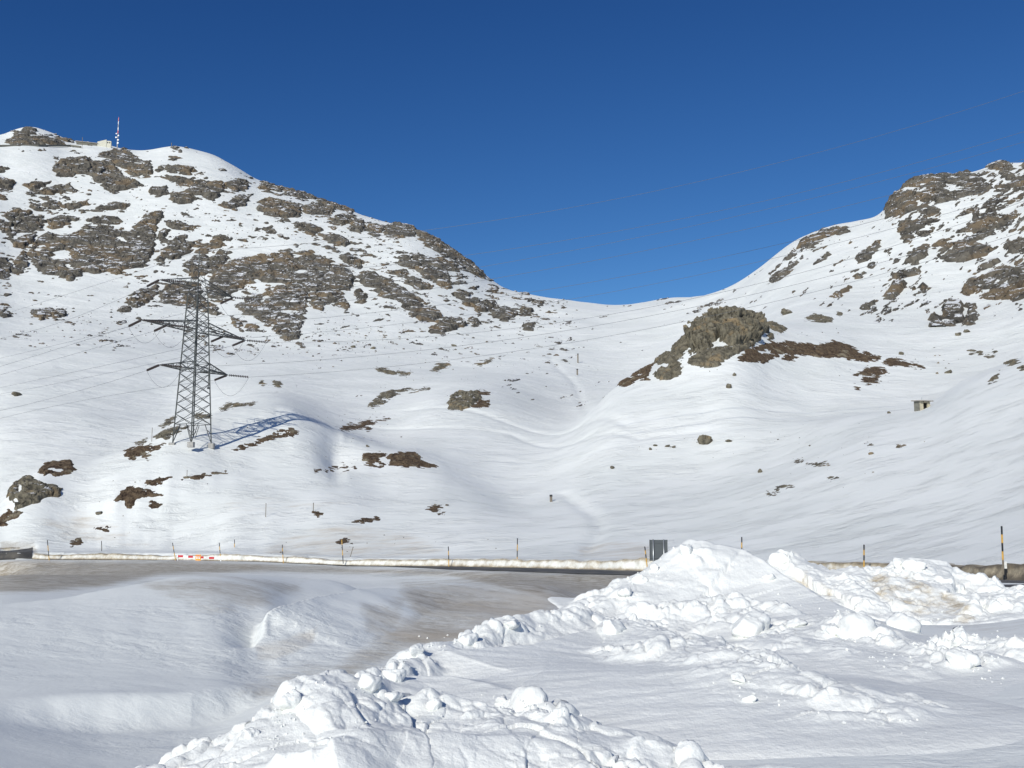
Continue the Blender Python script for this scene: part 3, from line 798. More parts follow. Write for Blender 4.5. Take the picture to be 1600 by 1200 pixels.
B_ML = (480, 1500); B_MR = (380, 1200)
LEFT = [
 ([[(12, 219), (25, 212), (45, 201), (54, 203), (50, 212), (38, 218), (60, 215), (90, 218), (112, 222), (100, 225), (60, 224), (20, 225)]], ()),
 ([[(80, 262), (95, 252), (125, 248), (142, 250), (143, 262), (138, 272), (115, 276), (90, 273)]], ()),
 ([[(143, 256), (150, 252), (170, 254), (180, 262), (195, 275), (212, 287), (216, 292), (195, 297), (180, 298), (165, 292), (150, 284), (142, 272)]], ((167, 268, 5, 3),)),
 ([[(155, 243), (170, 238), (195, 236), (215, 248), (240, 260), (236, 275), (220, 274), (205, 272), (192, 262), (175, 250)]], ((222, 255, 7, 2),)),
 ([[(250, 261), (275, 260), (300, 265), (306, 270), (295, 273), (270, 268)], [(262, 275), (285, 278), (303, 281), (300, 288), (280, 288), (265, 283)]], ()),
 ([[(295, 287), (310, 282), (330, 286), (352, 288), (350, 298), (335, 312), (318, 305), (295, 303)]], ()),
 ([[(235, 295), (262, 293), (262, 302), (245, 307), (236, 302)], [(266, 302), (290, 302), (310, 312), (298, 317), (270, 314)]], ()),
 ([[(352, 285), (370, 282), (388, 290), (385, 296), (365, 297), (355, 292)], [(342, 322), (355, 318), (375, 306), (387, 312), (380, 322), (360, 325)]], ()),
 ([[(57, 302), (70, 294), (95, 291), (108, 293), (120, 299), (100, 302), (80, 305)], [(48, 290), (60, 284), (82, 283), (70, 290), (55, 297)], [(38, 290), (55, 283), (45, 291)]], ()),
 ([[(50, 322), (75, 317), (92, 322), (75, 328), (55, 327)], [(97, 324), (140, 314), (130, 322), (105, 327)], [(146, 330), (152, 323), (178, 319), (200, 318), (200, 325), (165, 328)]], ()),
 ([[(-20, 281), (20, 283), (24, 292), (12, 295), (-20, 292)], [(-20, 300), (8, 305), (14, 312), (-20, 313)], [(0, 260), (14, 262), (8, 268), (-10, 268)]], ()),
 ([[(20, 345), (50, 337), (70, 338), (72, 345), (62, 358), (40, 362), (20, 357)], [(2, 337), (15, 330), (48, 332), (40, 338), (15, 343)], [(2, 350), (18, 352), (16, 362), (3, 362)]], ()),
 ([[(75, 347), (95, 339), (122, 342), (105, 350), (80, 356)], [(130, 347), (150, 341), (170, 338), (190, 345), (172, 350), (150, 348)]], ()),
 ([[(20, 377), (35, 371), (55, 367), (50, 378), (38, 388), (24, 385)]], ()),
 ([[(45, 398), (60, 375), (75, 363), (95, 366), (115, 368), (130, 355), (160, 352), (185, 358), (205, 362), (225, 340), (245, 331), (256, 330), (250, 342), (243, 356), (244, 370), (240, 390), (232, 405), (222, 415), (205, 417), (185, 427), (170, 422), (150, 427), (130, 425), (112, 437), (95, 430), (80, 428), (62, 422), (53, 410)]],
  ((63, 388, 11, 5), (95, 400, 14, 7), (197, 373, 14, 4), (112, 361, 10, 2), (110, 418, 6, 4), (144, 388, 4, 2))),
 ([[(-20, 405), (10, 405), (20, 418), (38, 392), (45, 408), (38, 428), (27, 430), (15, 420), (12, 432), (-20, 435)]], ()),
 ([[(243, 412), (255, 395), (275, 372), (292, 370), (290, 378), (268, 398), (258, 412)], [(262, 402), (290, 380), (304, 378), (300, 388), (280, 402), (266, 408)]], ()),
 ([[(245, 372), (255, 358), (268, 357), (254, 374)], [(258, 346), (285, 348), (310, 356), (290, 357), (262, 352)], [(336, 370), (350, 368), (360, 374), (345, 376)]], ()),
 ([[(305, 395), (330, 378), (347, 375), (345, 383), (322, 396)]], ()),
 ([[(288, 415), (300, 405), (318, 398), (327, 405), (326, 420), (322, 430), (305, 435), (290, 425)]], ()),
 ([[(330, 402), (345, 392), (362, 393), (352, 408), (340, 420), (328, 428), (322, 418)]], ()),
 ([[(322, 452), (335, 427), (355, 412), (375, 405), (395, 402), (415, 398), (425, 400), (412, 415), (405, 432), (390, 440), (375, 450), (355, 460), (345, 468), (325, 462)]], ()),
 ([[(250, 458), (262, 445), (285, 440), (310, 442), (315, 455), (312, 470), (290, 475), (270, 476), (250, 470)]], ((257, 455, 5, 3),)),
 ([[(200, 464), (215, 456), (245, 448), (248, 460), (230, 470), (215, 480), (200, 476)], [(185, 482), (200, 478), (205, 486), (190, 488)]], ()),
 ([[(398, 433), (415, 403), (450, 393), (485, 396), (520, 410), (553, 435), (545, 452), (520, 452), (505, 447), (480, 456), (455, 449), (440, 441), (420, 439)]], ((463, 400, 6, 3), (474, 423, 9, 3), (502, 425, 8, 2.5))),
 ([[(370, 478), (390, 468), (420, 458), (435, 450), (455, 447), (478, 453), (480, 470), (476, 490), (462, 495), (450, 490), (430, 500), (415, 505), (395, 492), (378, 488)]], ((412, 466, 8, 2.5), (448, 489, 12, 2.5))),
 ([[(425, 512), (440, 494), (455, 491), (475, 500), (470, 515), (465, 528), (450, 532), (435, 522)]], ()),
 ([[(484, 458), (500, 452), (530, 458), (548, 478), (540, 484), (520, 472), (508, 474), (502, 486), (490, 480)]], ()),
 ([[(562, 430), (575, 425), (590, 430), (610, 440), (630, 450), (645, 462), (660, 473), (665, 480), (655, 492), (645, 495), (632, 482), (625, 470), (610, 465), (595, 463), (585, 455), (575, 450), (565, 440)]], ()),
 ([[(652, 492), (665, 482), (680, 485), (686, 495), (675, 501), (655, 501)]], ()),
 ([[(555, 457), (562, 450), (572, 465), (568, 475), (558, 471)], [(529, 400), (545, 398), (565, 410), (562, 418), (545, 415)]], ()),
 ([[(405, 318), (425, 311), (450, 318), (468, 322), (470, 335), (445, 340), (420, 335), (405, 330)]], ()),
 ([[(475, 324), (500, 318), (522, 325), (520, 333), (500, 337), (480, 333)]], ()),
 ([[(526, 340), (542, 335), (545, 345), (535, 352), (522, 346)], [(547, 345), (565, 345), (573, 358), (560, 363), (548, 356)]], ()),
 ([[(575, 350), (597, 352), (598, 362), (583, 370), (575, 360)], [(600, 355), (625, 350), (648, 358), (648, 367), (625, 370), (603, 368)]], ()),
 ([[(650, 360), (680, 372), (700, 388), (720, 400), (740, 415), (756, 432), (745, 430), (720, 414), (700, 402), (675, 387), (655, 374)]], ()),
 ([[(622, 402), (650, 400), (680, 405), (715, 415), (712, 425), (695, 422), (703, 440), (700, 450), (685, 445), (665, 435), (650, 420), (625, 412)]], ((640, 410, 6, 2),)),
 ([[(633, 436), (660, 438), (675, 448), (660, 451), (642, 444)], [(606, 424), (630, 422), (640, 428), (620, 428)]], ()),
 ([[(460, 352), (480, 350), (502, 358), (490, 367), (465, 360)], [(500, 368), (520, 368), (545, 380), (540, 385), (515, 378)], [(412, 358), (426, 357), (430, 362), (415, 363)]], ()),
 ([[(706, 458), (720, 455), (735, 462), (730, 468), (712, 465)], [(722, 465), (745, 470), (755, 480), (745, 479), (728, 475)]], ()),
 ([[(742, 480), (760, 470), (772, 472), (768, 482), (750, 490)], [(765, 481), (790, 482), (806, 488), (805, 497), (790, 501), (770, 495)]], ()),
 ([[(670, 515), (690, 501), (705, 494), (720, 500), (725, 508), (705, 515), (690, 522), (672, 521)], [(732, 500), (740, 497), (750, 506), (742, 510)]], ((700, 507, 6, 2),)),
 ([[(403, 288), (420, 289), (442, 296), (435, 301), (410, 296)], [(445, 296), (475, 305), (492, 311), (465, 309)], [(495, 312), (540, 324), (550, 330), (520, 322)]], ()),
 ([[(50, 487), (75, 482), (85, 490), (65, 500)], [(78, 484), (100, 485), (103, 494), (85, 500)], [(0, 488), (10, 485), (18, 492), (5, 497)]], ()),
 ([[(300, 470), (318, 468), (330, 478), (345, 486), (338, 492), (320, 485), (305, 480)], [(362, 495), (373, 497), (378, 515), (368, 510)], [(385, 510), (400, 508), (402, 515), (386, 516)]], ()),
 ([[(415, 470), (424, 466), (424, 470)], [(835, 470), (850, 474), (842, 478)], [(815, 484), (830, 485), (828, 492), (816, 490)], [(817, 510), (832, 508), (829, 515), (818, 515)]], ()),
]
RIGHT = [
 ([[(1385, 325), (1390, 314), (1406, 296), (1416, 286), (1437, 277), (1458, 273), (1482, 272), (1511, 271), (1532, 278), (1547, 295), (1532, 303), (1495, 309), (1477, 314), (1458, 319), (1437, 324), (1416, 335), (1403, 339), (1386, 343)]],
  ((1424, 296, 22, 5), (1490, 294, 13, 5), (1456, 315, 4, 6), (1435, 317, 4, 3), (1440, 287, 10, 2), (1488, 276, 5, 3))),
 ([[(1542, 261), (1553, 255), (1574, 256), (1584, 264), (1576, 269), (1584, 280), (1574, 280), (1563, 272), (1555, 263)], [(1595, 258), (1620, 257), (1620, 264), (1600, 262)]], ()),
 ([[(1406, 356), (1411, 349), (1440, 343), (1463, 344), (1445, 350), (1435, 358), (1419, 364), (1424, 373), (1411, 375)], [(1432, 364), (1458, 356), (1456, 366), (1442, 369)], [(1440, 332), (1468, 326), (1455, 337)]], ()),
 ([[(1469, 405), (1487, 393), (1498, 380), (1521, 380), (1549, 389), (1532, 400), (1511, 408), (1482, 411)], [(1500, 378), (1521, 369), (1552, 363), (1530, 374), (1514, 380)]], ()),
 ([[(1469, 402), (1471, 390), (1482, 382), (1495, 379), (1477, 392)], [(1414, 411), (1427, 393), (1442, 384), (1453, 385), (1445, 398), (1432, 411)], [(1458, 385), (1490, 370), (1472, 385)]], ()),
 ([[(1338, 411), (1343, 400), (1374, 378), (1369, 393), (1358, 406)], [(1384, 392), (1391, 388), (1386, 396)]], ()),
 ([[(1495, 364), (1521, 353), (1542, 335), (1540, 319), (1553, 311), (1589, 309), (1581, 318), (1556, 317), (1553, 327), (1558, 345), (1574, 338), (1589, 330), (1586, 338), (1553, 361), (1529, 361)]], ((1570, 345, 6, 2),)),
 ([[(1552, 309), (1574, 290), (1600, 274), (1640, 270), (1640, 300), (1600, 298), (1584, 293), (1566, 304)]], ()),
 ([[(1524, 325), (1530, 327), (1527, 342), (1521, 345), (1521, 332)], [(1500, 335), (1518, 326), (1508, 336)]], ()),
 ([[(1571, 385), (1600, 372), (1640, 372), (1640, 395), (1600, 394), (1581, 393)], [(1526, 427), (1532, 419), (1558, 408), (1553, 416)]], ()),
 ([[(1505, 458), (1511, 442), (1542, 432), (1574, 419), (1600, 420), (1640, 420), (1640, 462), (1600, 462), (1584, 469), (1537, 465), (1558, 453), (1526, 453), (1516, 461)]], ((1560, 440, 12, 3), (1590, 452, 8, 2), (1530, 446, 8, 2))),
 ([[(1382, 468), (1393, 453), (1398, 441), (1416, 440), (1408, 453), (1395, 468)], [(1435, 453), (1446, 445), (1443, 455)], [(1398, 432), (1430, 422), (1440, 424), (1410, 433)]], ()),
 ([[(1448, 515), (1458, 498), (1479, 495), (1471, 482), (1484, 471), (1505, 474), (1503, 487), (1505, 503), (1492, 507), (1479, 506), (1471, 515)], [(1507, 505), (1513, 488), (1526, 492), (1524, 506), (1513, 508)], [(1508, 477), (1526, 474), (1524, 481), (1512, 482)]], ((1478, 500, 6, 2),)),
 ([[(1248, 388), (1259, 374), (1285, 361), (1306, 356), (1327, 360), (1311, 366), (1285, 370), (1269, 385), (1256, 389)], [(1227, 406), (1243, 390), (1240, 400)], [(1206, 440), (1219, 427), (1246, 412), (1222, 433)], [(1272, 412), (1296, 397), (1290, 403)]], ()),
 ([[(1348, 484), (1353, 477), (1369, 471), (1358, 483)], [(1335, 436), (1352, 425), (1345, 437)], [(1300, 465), (1330, 448), (1312, 463)]], ()),
]
k = 0
for LST, BND, OWN in ((LEFT, B_ML, O_ML), (RIGHT, B_MR, O_MR)):
    for polys, holes in LST:
        for q in polys:
            k += 1
            rock_piece("rock_face", [q], BND, M_ROCK_FAR, OWN, amp=1.0, holes=holes, seed=100 + k * 7, wamt=3.4, fu=1.8, fv=1.6, bias=1.5, hk=1.9)

# small ribs of rock that break the snow everywhere on the mountains
def scattered_ribs(name, parent, px0, px1, py0, py1, band, dens, seed, fu=1.25, fv=1.25, rot=0.0, mtl=None, lx=26.0, ly=5.5, amp=1.6):
    sp = sub_patch(px0, px1, py0, py1, band, fu, fv)
    if sp is None: return
    P, Nn, px, py = sp
    dist = np.hypot(P[..., 0], P[..., 1]); mpp = dist / F
    x, y = px * math.cos(rot) - py * math.sin(rot), px * math.sin(rot) + py * math.cos(rot)
    f = noise2(x / lx, y / ly, seed) + 0.6 * noise2(x / lx * 2.3, y / ly * 2.3, seed + 1) + 0.35 * noise2(x / lx * 5.1, y / ly * 5.1, seed + 2)
    g = noise2(x / (lx * 3.5), y / (ly * 4), seed + 8) * 0.55
    thr = dens(px, py)
    e = np.minimum(np.minimum(px - px0, px1 - px), 20) / 20
    off = np.clip((f + g - thr + 0.42) * 3.0, -0.5, 1.4)
    off = np.where(e < 0.3, -0.5, off)
    off = (off + 0.35 * noise3(P[..., 0] / 2.2, P[..., 1] / 2.2, P[..., 2] / 1.4, seed + 4) * (off > -0.2)) * mpp * amp
    o4 = np.maximum(np.maximum(off[:-1, :-1], off[1:, :-1]), np.maximum(off[:-1, 1:], off[1:, 1:]))
    keep = o4 > 0.04
    o = grid_object(name, P + Nn * off[..., None], keep, mtl or M_ROCK_FAR, parent=parent, smooth=False)
    tag(o, kind="stuff")

def field(pts, sig):
    pts = np.array(pts, float)
    def f(px, py):
        w = 0; s = 0
        for x, y, v in pts:
            k_ = np.exp(-((px - x) ** 2 + ((py - y) * 1.6) ** 2) / (2 * sig * sig)) + 1e-9
            w = w + k_; s = s + k_ * v
        return s / w
    return f
# threshold: lower = more rock
dl = field([(40, 215, .75), (40, 250, 1.4), (110, 300, .95), (200, 300, 1.0), (300, 255, .95), (300, 300, .75), (380, 290, .75), (200, 330, 0.85), (250, 310, 1.4), (100, 330, 0.9), (330, 235, 1.3), (350, 255, 1.5),
            (20, 330, .8), (100, 350, .75), (20, 380, .85), (200, 410, .7), (270, 370, .75), (300, 410, .7), (280, 350, .8), (350, 350, .95), (360, 375, 1.1), (420, 370, 1.1), (380, 320, .85), (440, 340, .85), (500, 350, .85),
            (560, 375, .85), (620, 385, .85), (500, 385, .9), (600, 410, .85), (650, 410, .8), (700, 430, .75), (740, 450, .75), (780, 480, .8), (860, 490, .95), (680, 480, 1.1), (740, 515, 1.1), (560, 340, .95), (480, 310, .75), (600, 345, .85),
            (120, 470, 1.2), (40, 470, 1.05), (280, 500, .95), (380, 510, .95), (200, 500, 1.15), (150, 450, 1.3), (560, 520, 1.25), (500, 520, 1.2), (480, 470, .9), (60, 520, 1.15), (340, 450, .75), (940, 500, 1.1), (900, 520, 1.2)], 32)
scattered_ribs("scattered_ribs_of_rock", O_ML, -30, 900, 200, 535, B_ML, dl, 61, rot=-0.12)
dr = field([(1560, 265, .8), (1480, 300, .75), (1580, 300, .85), (1550, 350, .7), (1590, 390, .65), (1560, 440, .6), (1500, 420, .85), (1450, 400, .85), (1380, 400, 1.05), (1300, 400, 1.25), (1250, 400, 1.0), (1200, 430, 1.1), (1300, 450, 1.25),
            (1400, 450, .95), (1480, 470, 1.1), (1350, 350, 1.4), (1420, 350, .8), (1280, 365, .8), (1530, 400, .85), (1250, 460, 1.35), (1600, 480, 1.1)], 26)
scattered_ribs("scattered_ribs_of_rock", O_MR, 1140, 1640, 255, 500, B_MR, dr, 77, rot=0.55, lx=18, ly=6)
dm = field([(900, 500, 1.3), (980, 495, 1.3), (1050, 480, .8), (1020, 474, .75), (930, 478, .8), (850, 500, .95), (820, 530, 1.1), (700, 540, 1.15), (600, 580, 1.25), (900, 560, 1.25), (850, 580, 1.1), (400, 580, 1.25), (300, 560, 1.25), (150, 580, 1.3), (1000, 530, 1.3), (760, 560, 1.05), (1100, 475, .9), (500, 560, 1.1), (950, 550, 1.1)], 40)
scattered_ribs("scattered_ribs_of_rock", O_GROUND, 300, 1140, 466, 610, (330, 1100), lambda a, b: dm(a, b) + 0.28, 91, fu=1.1, fv=1.1, rot=0.2, lx=26, ly=5)

# outcrops on the nearer hills: each one a thing of its own
def Z(sc, ox, oy, pts): return [(ox + x / sc, oy + y / sc) for x, y in pts]
za = lambda *p: Z(2.909, 930, 470, p)
zf = lambda *p: Z(4.0, 0, 560, p)
zg = lambda *p: Z(4.0, 400, 560, p)
z8 = lambda *p: Z(3.81, 1180, 500, p)
OUT = [
 ("rock_outcrop", "tall craggy lichen-grey rock tor crowning the hill right of the valley", "rock",
  [za((430, 160), (450, 115), (490, 85), (560, 62), (620, 66), (670, 44), (700, 50), (740, 85), (770, 120), (780, 140), (750, 160), (740, 190), (700, 200), (640, 210), (600, 190), (560, 180), (530, 215), (500, 230), (450, 230), (430, 200))], (250, 420), M_ROCK_NEAR, 2.7, ((1126, 538, 11, 3.5),), 1.3),
 ("rock_outcrop", "low broken rocks at the foot of the tall tor", "rock",
  [za((430, 225), (500, 225), (560, 212), (640, 205), (700, 185), (720, 200), (640, 240), (590, 270), (545, 295), (480, 300), (430, 290), (440, 260))], (240, 420), M_ROCK_NEAR, 1.4, ((1085, 552, 5, 5),), 1.2),
 ("rock_outcrop", "stepped rock spur left of the tall tor", "rock",
  [za((270, 280), (300, 240), (370, 160), (430, 150), (430, 200), (400, 240), (380, 300), (390, 330), (340, 355), (290, 360), (265, 340), (300, 310), (310, 290))], (240, 420), M_ROCK_NEAR, 1.5, ((1040, 571, 6, 3), (1063, 562, 5, 3), (1050, 550, 5, 2)), 1.2),
 ("rock_outcrop", "thin tail of brown rock running down the hill crest to the left", "rock",
  [za((35, 435), (50, 390), (130, 345), (230, 300), (265, 285), (240, 330), (240, 360), (200, 350), (150, 390), (120, 385), (80, 375), (45, 410))], (235, 380), M_HEATH, 1.0, ((985, 590, 5, 2), (1000, 586, 4, 2)), 0.9),
 ("heath_patch", "long brown strip of bare heath below the hilltop right of the tor", "bare ground",
  [za((640, 265), (700, 222), (800, 188), (880, 190), (1000, 205), (1080, 183), (1150, 203), (1200, 233), (1290, 250), (1280, 272), (1200, 272), (1080, 254), (960, 247), (880, 237), (830, 247), (760, 287), (740, 277))], (240, 420), M_HEATH, 0.7, ((1195, 549, 8, 2),), 0.8),
 ("heath_patch", "small brown heath patch under the long strip on the hill", "bare ground",
  [za((850, 265), (880, 250), (920, 260), (890, 274)), za((1315, 285), (1340, 262), (1420, 280), (1490, 300), (1400, 296))], (240, 420), M_HEATH, 0.6, (), 0.8),
 ("heath_patch", "brown heath patch alone on the white slope above the hut", "bare ground",
  [za((1180, 335), (1230, 312), (1310, 308), (1330, 325), (1290, 338), (1240, 336)), za((1215, 352), (1290, 345), (1285, 362), (1250, 378), (1225, 368)), za((1178, 392), (1205, 390), (1195, 400))], (230, 420), M_HEATH, 0.6, (), 0.8),
 ("rock_outcrop", "angular rocks at the right shoulder of the tall tor", "rock",
  [za((775, 97), (820, 105), (868, 130), (840, 146), (800, 125)), za((780, 158), (795, 150), (808, 165), (798, 178), (783, 176))], (250, 420), M_ROCK_NEAR, 1.2, (), 1.4),
 ("rock_outcrop", "cluster of low grey rocks on the white flat behind the hill", "rock",
  [za((960, 80), (1000, 63), (1040, 68), (1075, 85), (1070, 98), (1010, 94)), za((1100, 55), (1118, 55), (1115, 66), (1102, 64))], (280, 520), M_ROCK_NEAR, 1.0, (), 1.1),
 ("rock_outcrop", "dark olive rock outcrop at the left edge above the road", "rock",
  [zf((58, 830), (100, 770), (180, 740), (270, 780), (390, 815), (370, 850), (300, 870), (200, 910), (110, 950), (90, 900), (60, 880))], (140, 260), M_ROCK_NEAR, 1.3, ((30, 762, 3, 6), (50, 766, 7, 2), (24, 783, 4, 4)), 1.8),
 ("rock_outcrop", "reddish brown outcrop above the dark olive one at the left", "rock",
  [zf((245, 700), (300, 650), (430, 638), (470, 700), (440, 722), (350, 742), (310, 710), (270, 730))], (140, 270), M_HEATH, 1.2, ((90, 733, 10, 2),), 1.0),
 ("heath_patch", "brown strip at the very left edge just above the road", "bare ground",
  [zf((-80, 1050), (-40, 1000), (60, 950), (130, 958), (60, 995), (40, 1040), (0, 1055))], (130, 260), M_HEATH, 0.8, (), 0.9),
 ("heath_patch", "brown heath patch just left of the pylon feet", "bare ground",
  [zf((780, 600), (790, 580), (880, 545), (1040, 537), (950, 572), (900, 600), (850, 620), (800, 620)), zf((890, 622), (950, 603), (920, 630))], (170, 290), M_HEATH, 0.7, (), 0.8),
 ("heath_patch", "brown patches on the lower hill left of the road barrier", "bare ground",
  [zf((715, 882), (760, 840), (800, 805), (900, 820), (1015, 850), (930, 865), (850, 880), (820, 940), (790, 930), (790, 890)), zf((920, 920), (950, 893), (1010, 908), (960, 940))], (140, 260), M_HEATH, 0.9, (), 1.0),
 ("rock_outcrop", "grey brown rock hump on the near crest below the pylon", "rock",
  [zf((900, 790), (980, 755), (1060, 745), (1010, 785), (940, 800)), zf((1150, 745), (1240, 732), (1330, 712), (1420, 716), (1330, 724), (1240, 742))], (150, 260), M_HEATH, 0.7, (), 0.8),
 ("rock_outcrop", "flat olive rock shelves on the crest behind the pylon feet", "rock",
  [zf((960, 492), (1010, 465), (1090, 435), (1180, 428), (1110, 462), (1040, 492)), zf((1008, 418), (1085, 368), (1092, 384), (1030, 420)), zf((1220, 350), (1322, 350), (1300, 372), (1230, 370)), zf((850, 535), (910, 503), (905, 525))], (180, 330), M_ROCK_NEAR, 0.8, (), 0.8),
 ("rock_outcrop", "thin rock ledge beside the top of the pylon shadow", "rock",
  [zf((1380, 316), (1430, 288), (1500, 292), (1585, 278), (1570, 297), (1440, 302), (1400, 320))], (190, 330), M_ROCK_NEAR, 0.8, (), 0.8),
 ("heath_patch", "narrow brown strip on the crest right of the pylon", "bare ground",
  [zg((-150, 575), (-80, 550), (0, 520), (60, 495), (130, 460), (200, 440), (270, 445), (262, 470), (200, 475), (100, 502), (40, 530), (-60, 560))], (180, 290), M_HEATH, 0.6, ((440, 676, 7, 1.5),), 0.6),
 ("heath_patch", "scattered dark streaks of heath in the middle of the white slope", "bare ground",
  [zg((530, 442), (580, 413), (700, 393), (740, 402), (660, 430), (560, 447)), zg((750, 380), (830, 379), (760, 391)), zg((680, 440), (720, 437), (700, 445))], (190, 330), M_HEATH, 0.6, (), 0.5),
 ("heath_patch", "left of the two dark heath patches on the rounded mound", "bare ground",
  [zg((668, 632), (675, 598), (720, 594), (790, 597), (803, 610), (770, 625), (768, 640), (793, 656), (700, 656))], (170, 260), M_HEATH, 0.9, (), 1.0),
 ("heath_patch", "right and larger of the two dark heath patches on the rounded mound", "bare ground",
  [zg((815, 620), (900, 588), (1000, 592), (1040, 640), (1135, 682), (1060, 678), (990, 672), (940, 677), (880, 672), (828, 668))], (170, 260), M_HEATH, 1.0, ((606, 722, 3, 4),), 1.1),
 ("rock_outcrop", "pale lichen-green rock with a red tail in the middle of the valley", "rock",
  [zg((1203, 312), (1212, 240), (1290, 213), (1382, 213), (1402, 250), (1350, 290), (1280, 318))], (230, 400), M_ROCK_NEAR, 1.4, ((717, 620, 6, 2),), 1.4),
 ("heath_patch", "rusty heath tail beside the pale rock in the middle of the valley", "bare ground",
  [zg((1350, 302), (1400, 258), (1450, 265), (1465, 290), (1400, 313)), zg((1390, 205), (1460, 215), (1455, 225), (1390, 218))], (230, 400), M_HEATH, 0.7, (), 0.9),
 ("rock_outcrop", "small olive rock steps on the crest left of the pale valley rock", "rock",
  [zg((708, 292), (760, 250), (780, 215), (830, 208), (892, 218), (840, 250), (800, 280), (730, 297)), zg((830, 203), (960, 194), (1085, 189), (905, 206))], (220, 420), M_ROCK_NEAR, 0.9, ((603, 625, 4, 2),), 0.9),
 ("rock_outcrop", "long flat rock slab lying in the snow below the left mountain", "rock",
  [zg((753, 63), (800, 68), (880, 90), (870, 101), (780, 86)), zg((880, 86), (962, 95), (900, 99))], (300, 560), M_ROCK_NEAR, 1.0, (), 1.0),
 ("rock_outcrop", "dark rib of rock at the far edge of the middle valley", "rock",
  [zg((1098, 72), (1150, 33), (1212, 40), (1130, 76)), zg((1380, 38), (1440, 12), (1492, 4), (1430, 40))], (300, 640), M_ROCK_NEAR, 0.9, (), 0.9),
 ("heath_patch", "ochre patch of bare ground low on the slope behind the road", "bare ground",
  [zg((1070, 942), (1110, 925), (1165, 927), (1110, 952)), zg((600, 1022), (650, 1008), (755, 1002), (650, 1027)), zg((1130, 968), (1175, 970), (1160, 978))], (110, 260), M_HEATH, 0.6, (), 0.7),
 ("heath_patch", "small dark patch behind the snow pole left of the road centre", "bare ground",
  [zg((495, 1147), (550, 1133), (600, 1148), (520, 1152))], (110, 260), M_HEATH, 0.6, (), 0.7),
 ("heath_patch", "dark patch at the foot of the near stake on the hill", "bare ground",
  [zg((350, 955), (380, 955), (412, 970), (380, 980))], (110, 260), M_HEATH, 0.6, (), 0.7),
 ("heath_patch", "thin brown line of ground along the near crest below the heath mound", "bare ground",
  [zg((370, 702), (440, 692), (500, 680), (560, 676), (622, 678), (560, 688), (500, 692), (440, 700)), zg((700, 668), (800, 666), (760, 675))], (140, 260), M_HEATH, 0.5, (), 0.5),
 ("heath_patch", "small green brown patch just above the road near the left end", "bare ground",
  [zf((428, 1150), (500, 1133), (512, 1148), (445, 1180)), zf((600, 1055), (640, 1050), (680, 1065), (670, 1075))], (120, 240), M_HEATH, 0.6, (), 0.7),
 ("rock_outcrop", "dark little rocks on the snow hump right of the pylon", "rock",
  [zg((112, 142), (155, 153), (152, 182), (118, 170)), zg((30, 148), (50, 145), (48, 160), (35, 162))], (230, 420), M_ROCK_NEAR, 0.9, (), 1.0),
 ("rock_outcrop", "small rocks breaking the snow below the hut ridge", "rock",
  [z8((240, 838), (275, 840), (260, 846)), z8((320, 850), (370, 860), (435, 860), (380, 868)), z8((425, 940), (450, 933), (488, 938), (450, 948)), z8((660, 745), (695, 740), (675, 750)), z8((845, 752), (885, 744), (860, 755))], (110, 260), M_ROCK_NEAR, 0.7, (), 0.8),
 ("rock_outcrop", "three pale stones in a row low on the right slope", "rock",
  [z8((65, 1040), (75, 1022), (98, 1035)), z8((98, 1028), (130, 1015), (145, 1025), (110, 1036)), z8((130, 1000), (180, 985), (230, 990), (160, 1000))], (100, 240), M_ROCK_NEAR, 0.8, (), 0.9),
 ("rock_outcrop", "rocks along the upper end of the ridge at the right edge", "rock",
  [z8((1390, 375), (1410, 345), (1450, 320), (1440, 350), (1400, 378)), z8((1500, 262), (1530, 245), (1575, 250), (1550, 262)), z8((1560, 290), (1600, 275), (1600, 300))], (170, 340), M_ROCK_NEAR, 0.9, (), 1.0),
 ("rock_outcrop", "scattered little rocks on the white flat above the hut", "rock",
  [z8((1270, 180), (1300, 178), (1310, 192), (1280, 194)), z8((1318, 188), (1355, 190), (1340, 205), (1320, 200)), z8((1372, 215), (1420, 205), (1415, 218), (1385, 222)), z8((1408, 185), (1430, 183), (1425, 192))], (280, 560), M_ROCK_NEAR, 0.9, (), 1.0),
]
for (nm, lab, cat, polys, band, mtl, amp, holes, rise) in OUT:
    k += 1
    kw = dict(amp=amp * 0.62, holes=holes, wamt=2.4 if amp > 0.9 else 3.2, fu=2.6, fv=2.6, rise=rise, bias=0.9, sns=7.0, block=15 if amp > 1 else 8)
    if amp > 2.5: kw.update(hk=4.5, block=24)
    elif amp > 1.3: kw.update(hk=2.2)
    if len(polys) == 1:
        o = rock_piece(nm, polys, band, mtl, None, seed=300 + k * 5, **kw)
        if o is None: print("MISSING", lab); continue
    else:
        cx = float(np.mean([p[0] for p in polys[0]])); cy = float(np.mean([p[1] for p in polys[0]]))
        o = empty(nm, (0, 0, 0))
        c0 = spot(cx, cy, *band); o.location = c0
        for qi, q in enumerate(polys):
            ch = rock_piece("patch" if nm == "heath_patch" else "rock", [q], band, mtl, None, seed=300 + k * 5 + qi, **kw)
            if ch is None: print("MISSING part", lab, qi); continue
            ch.data.transform(Matrix.Translation(-c0)); ch.parent = o
    tag(o, lab, cat)
# ------------------------------------------------------------------ road, its snow bank
def resample(pts, step):
    pts = np.array(pts, float); s = np.concatenate([[0], np.cumsum(np.hypot(*np.diff(pts[:, :2], axis=0).T))])
    t = np.arange(0, s[-1], step); par = np.interp(t, s, np.arange(len(pts)))
    q = np.stack([np.interp(t, s, pts[:, k]) for k in range(pts.shape[1])], 1)
    ker = np.ones(9) / 9
    for _ in range(3):
        for kk in range(q.shape[1]):
            q[4:-4, kk] = np.convolve(q[:, kk], ker, 'same')[4:-4]
    return q, t, par

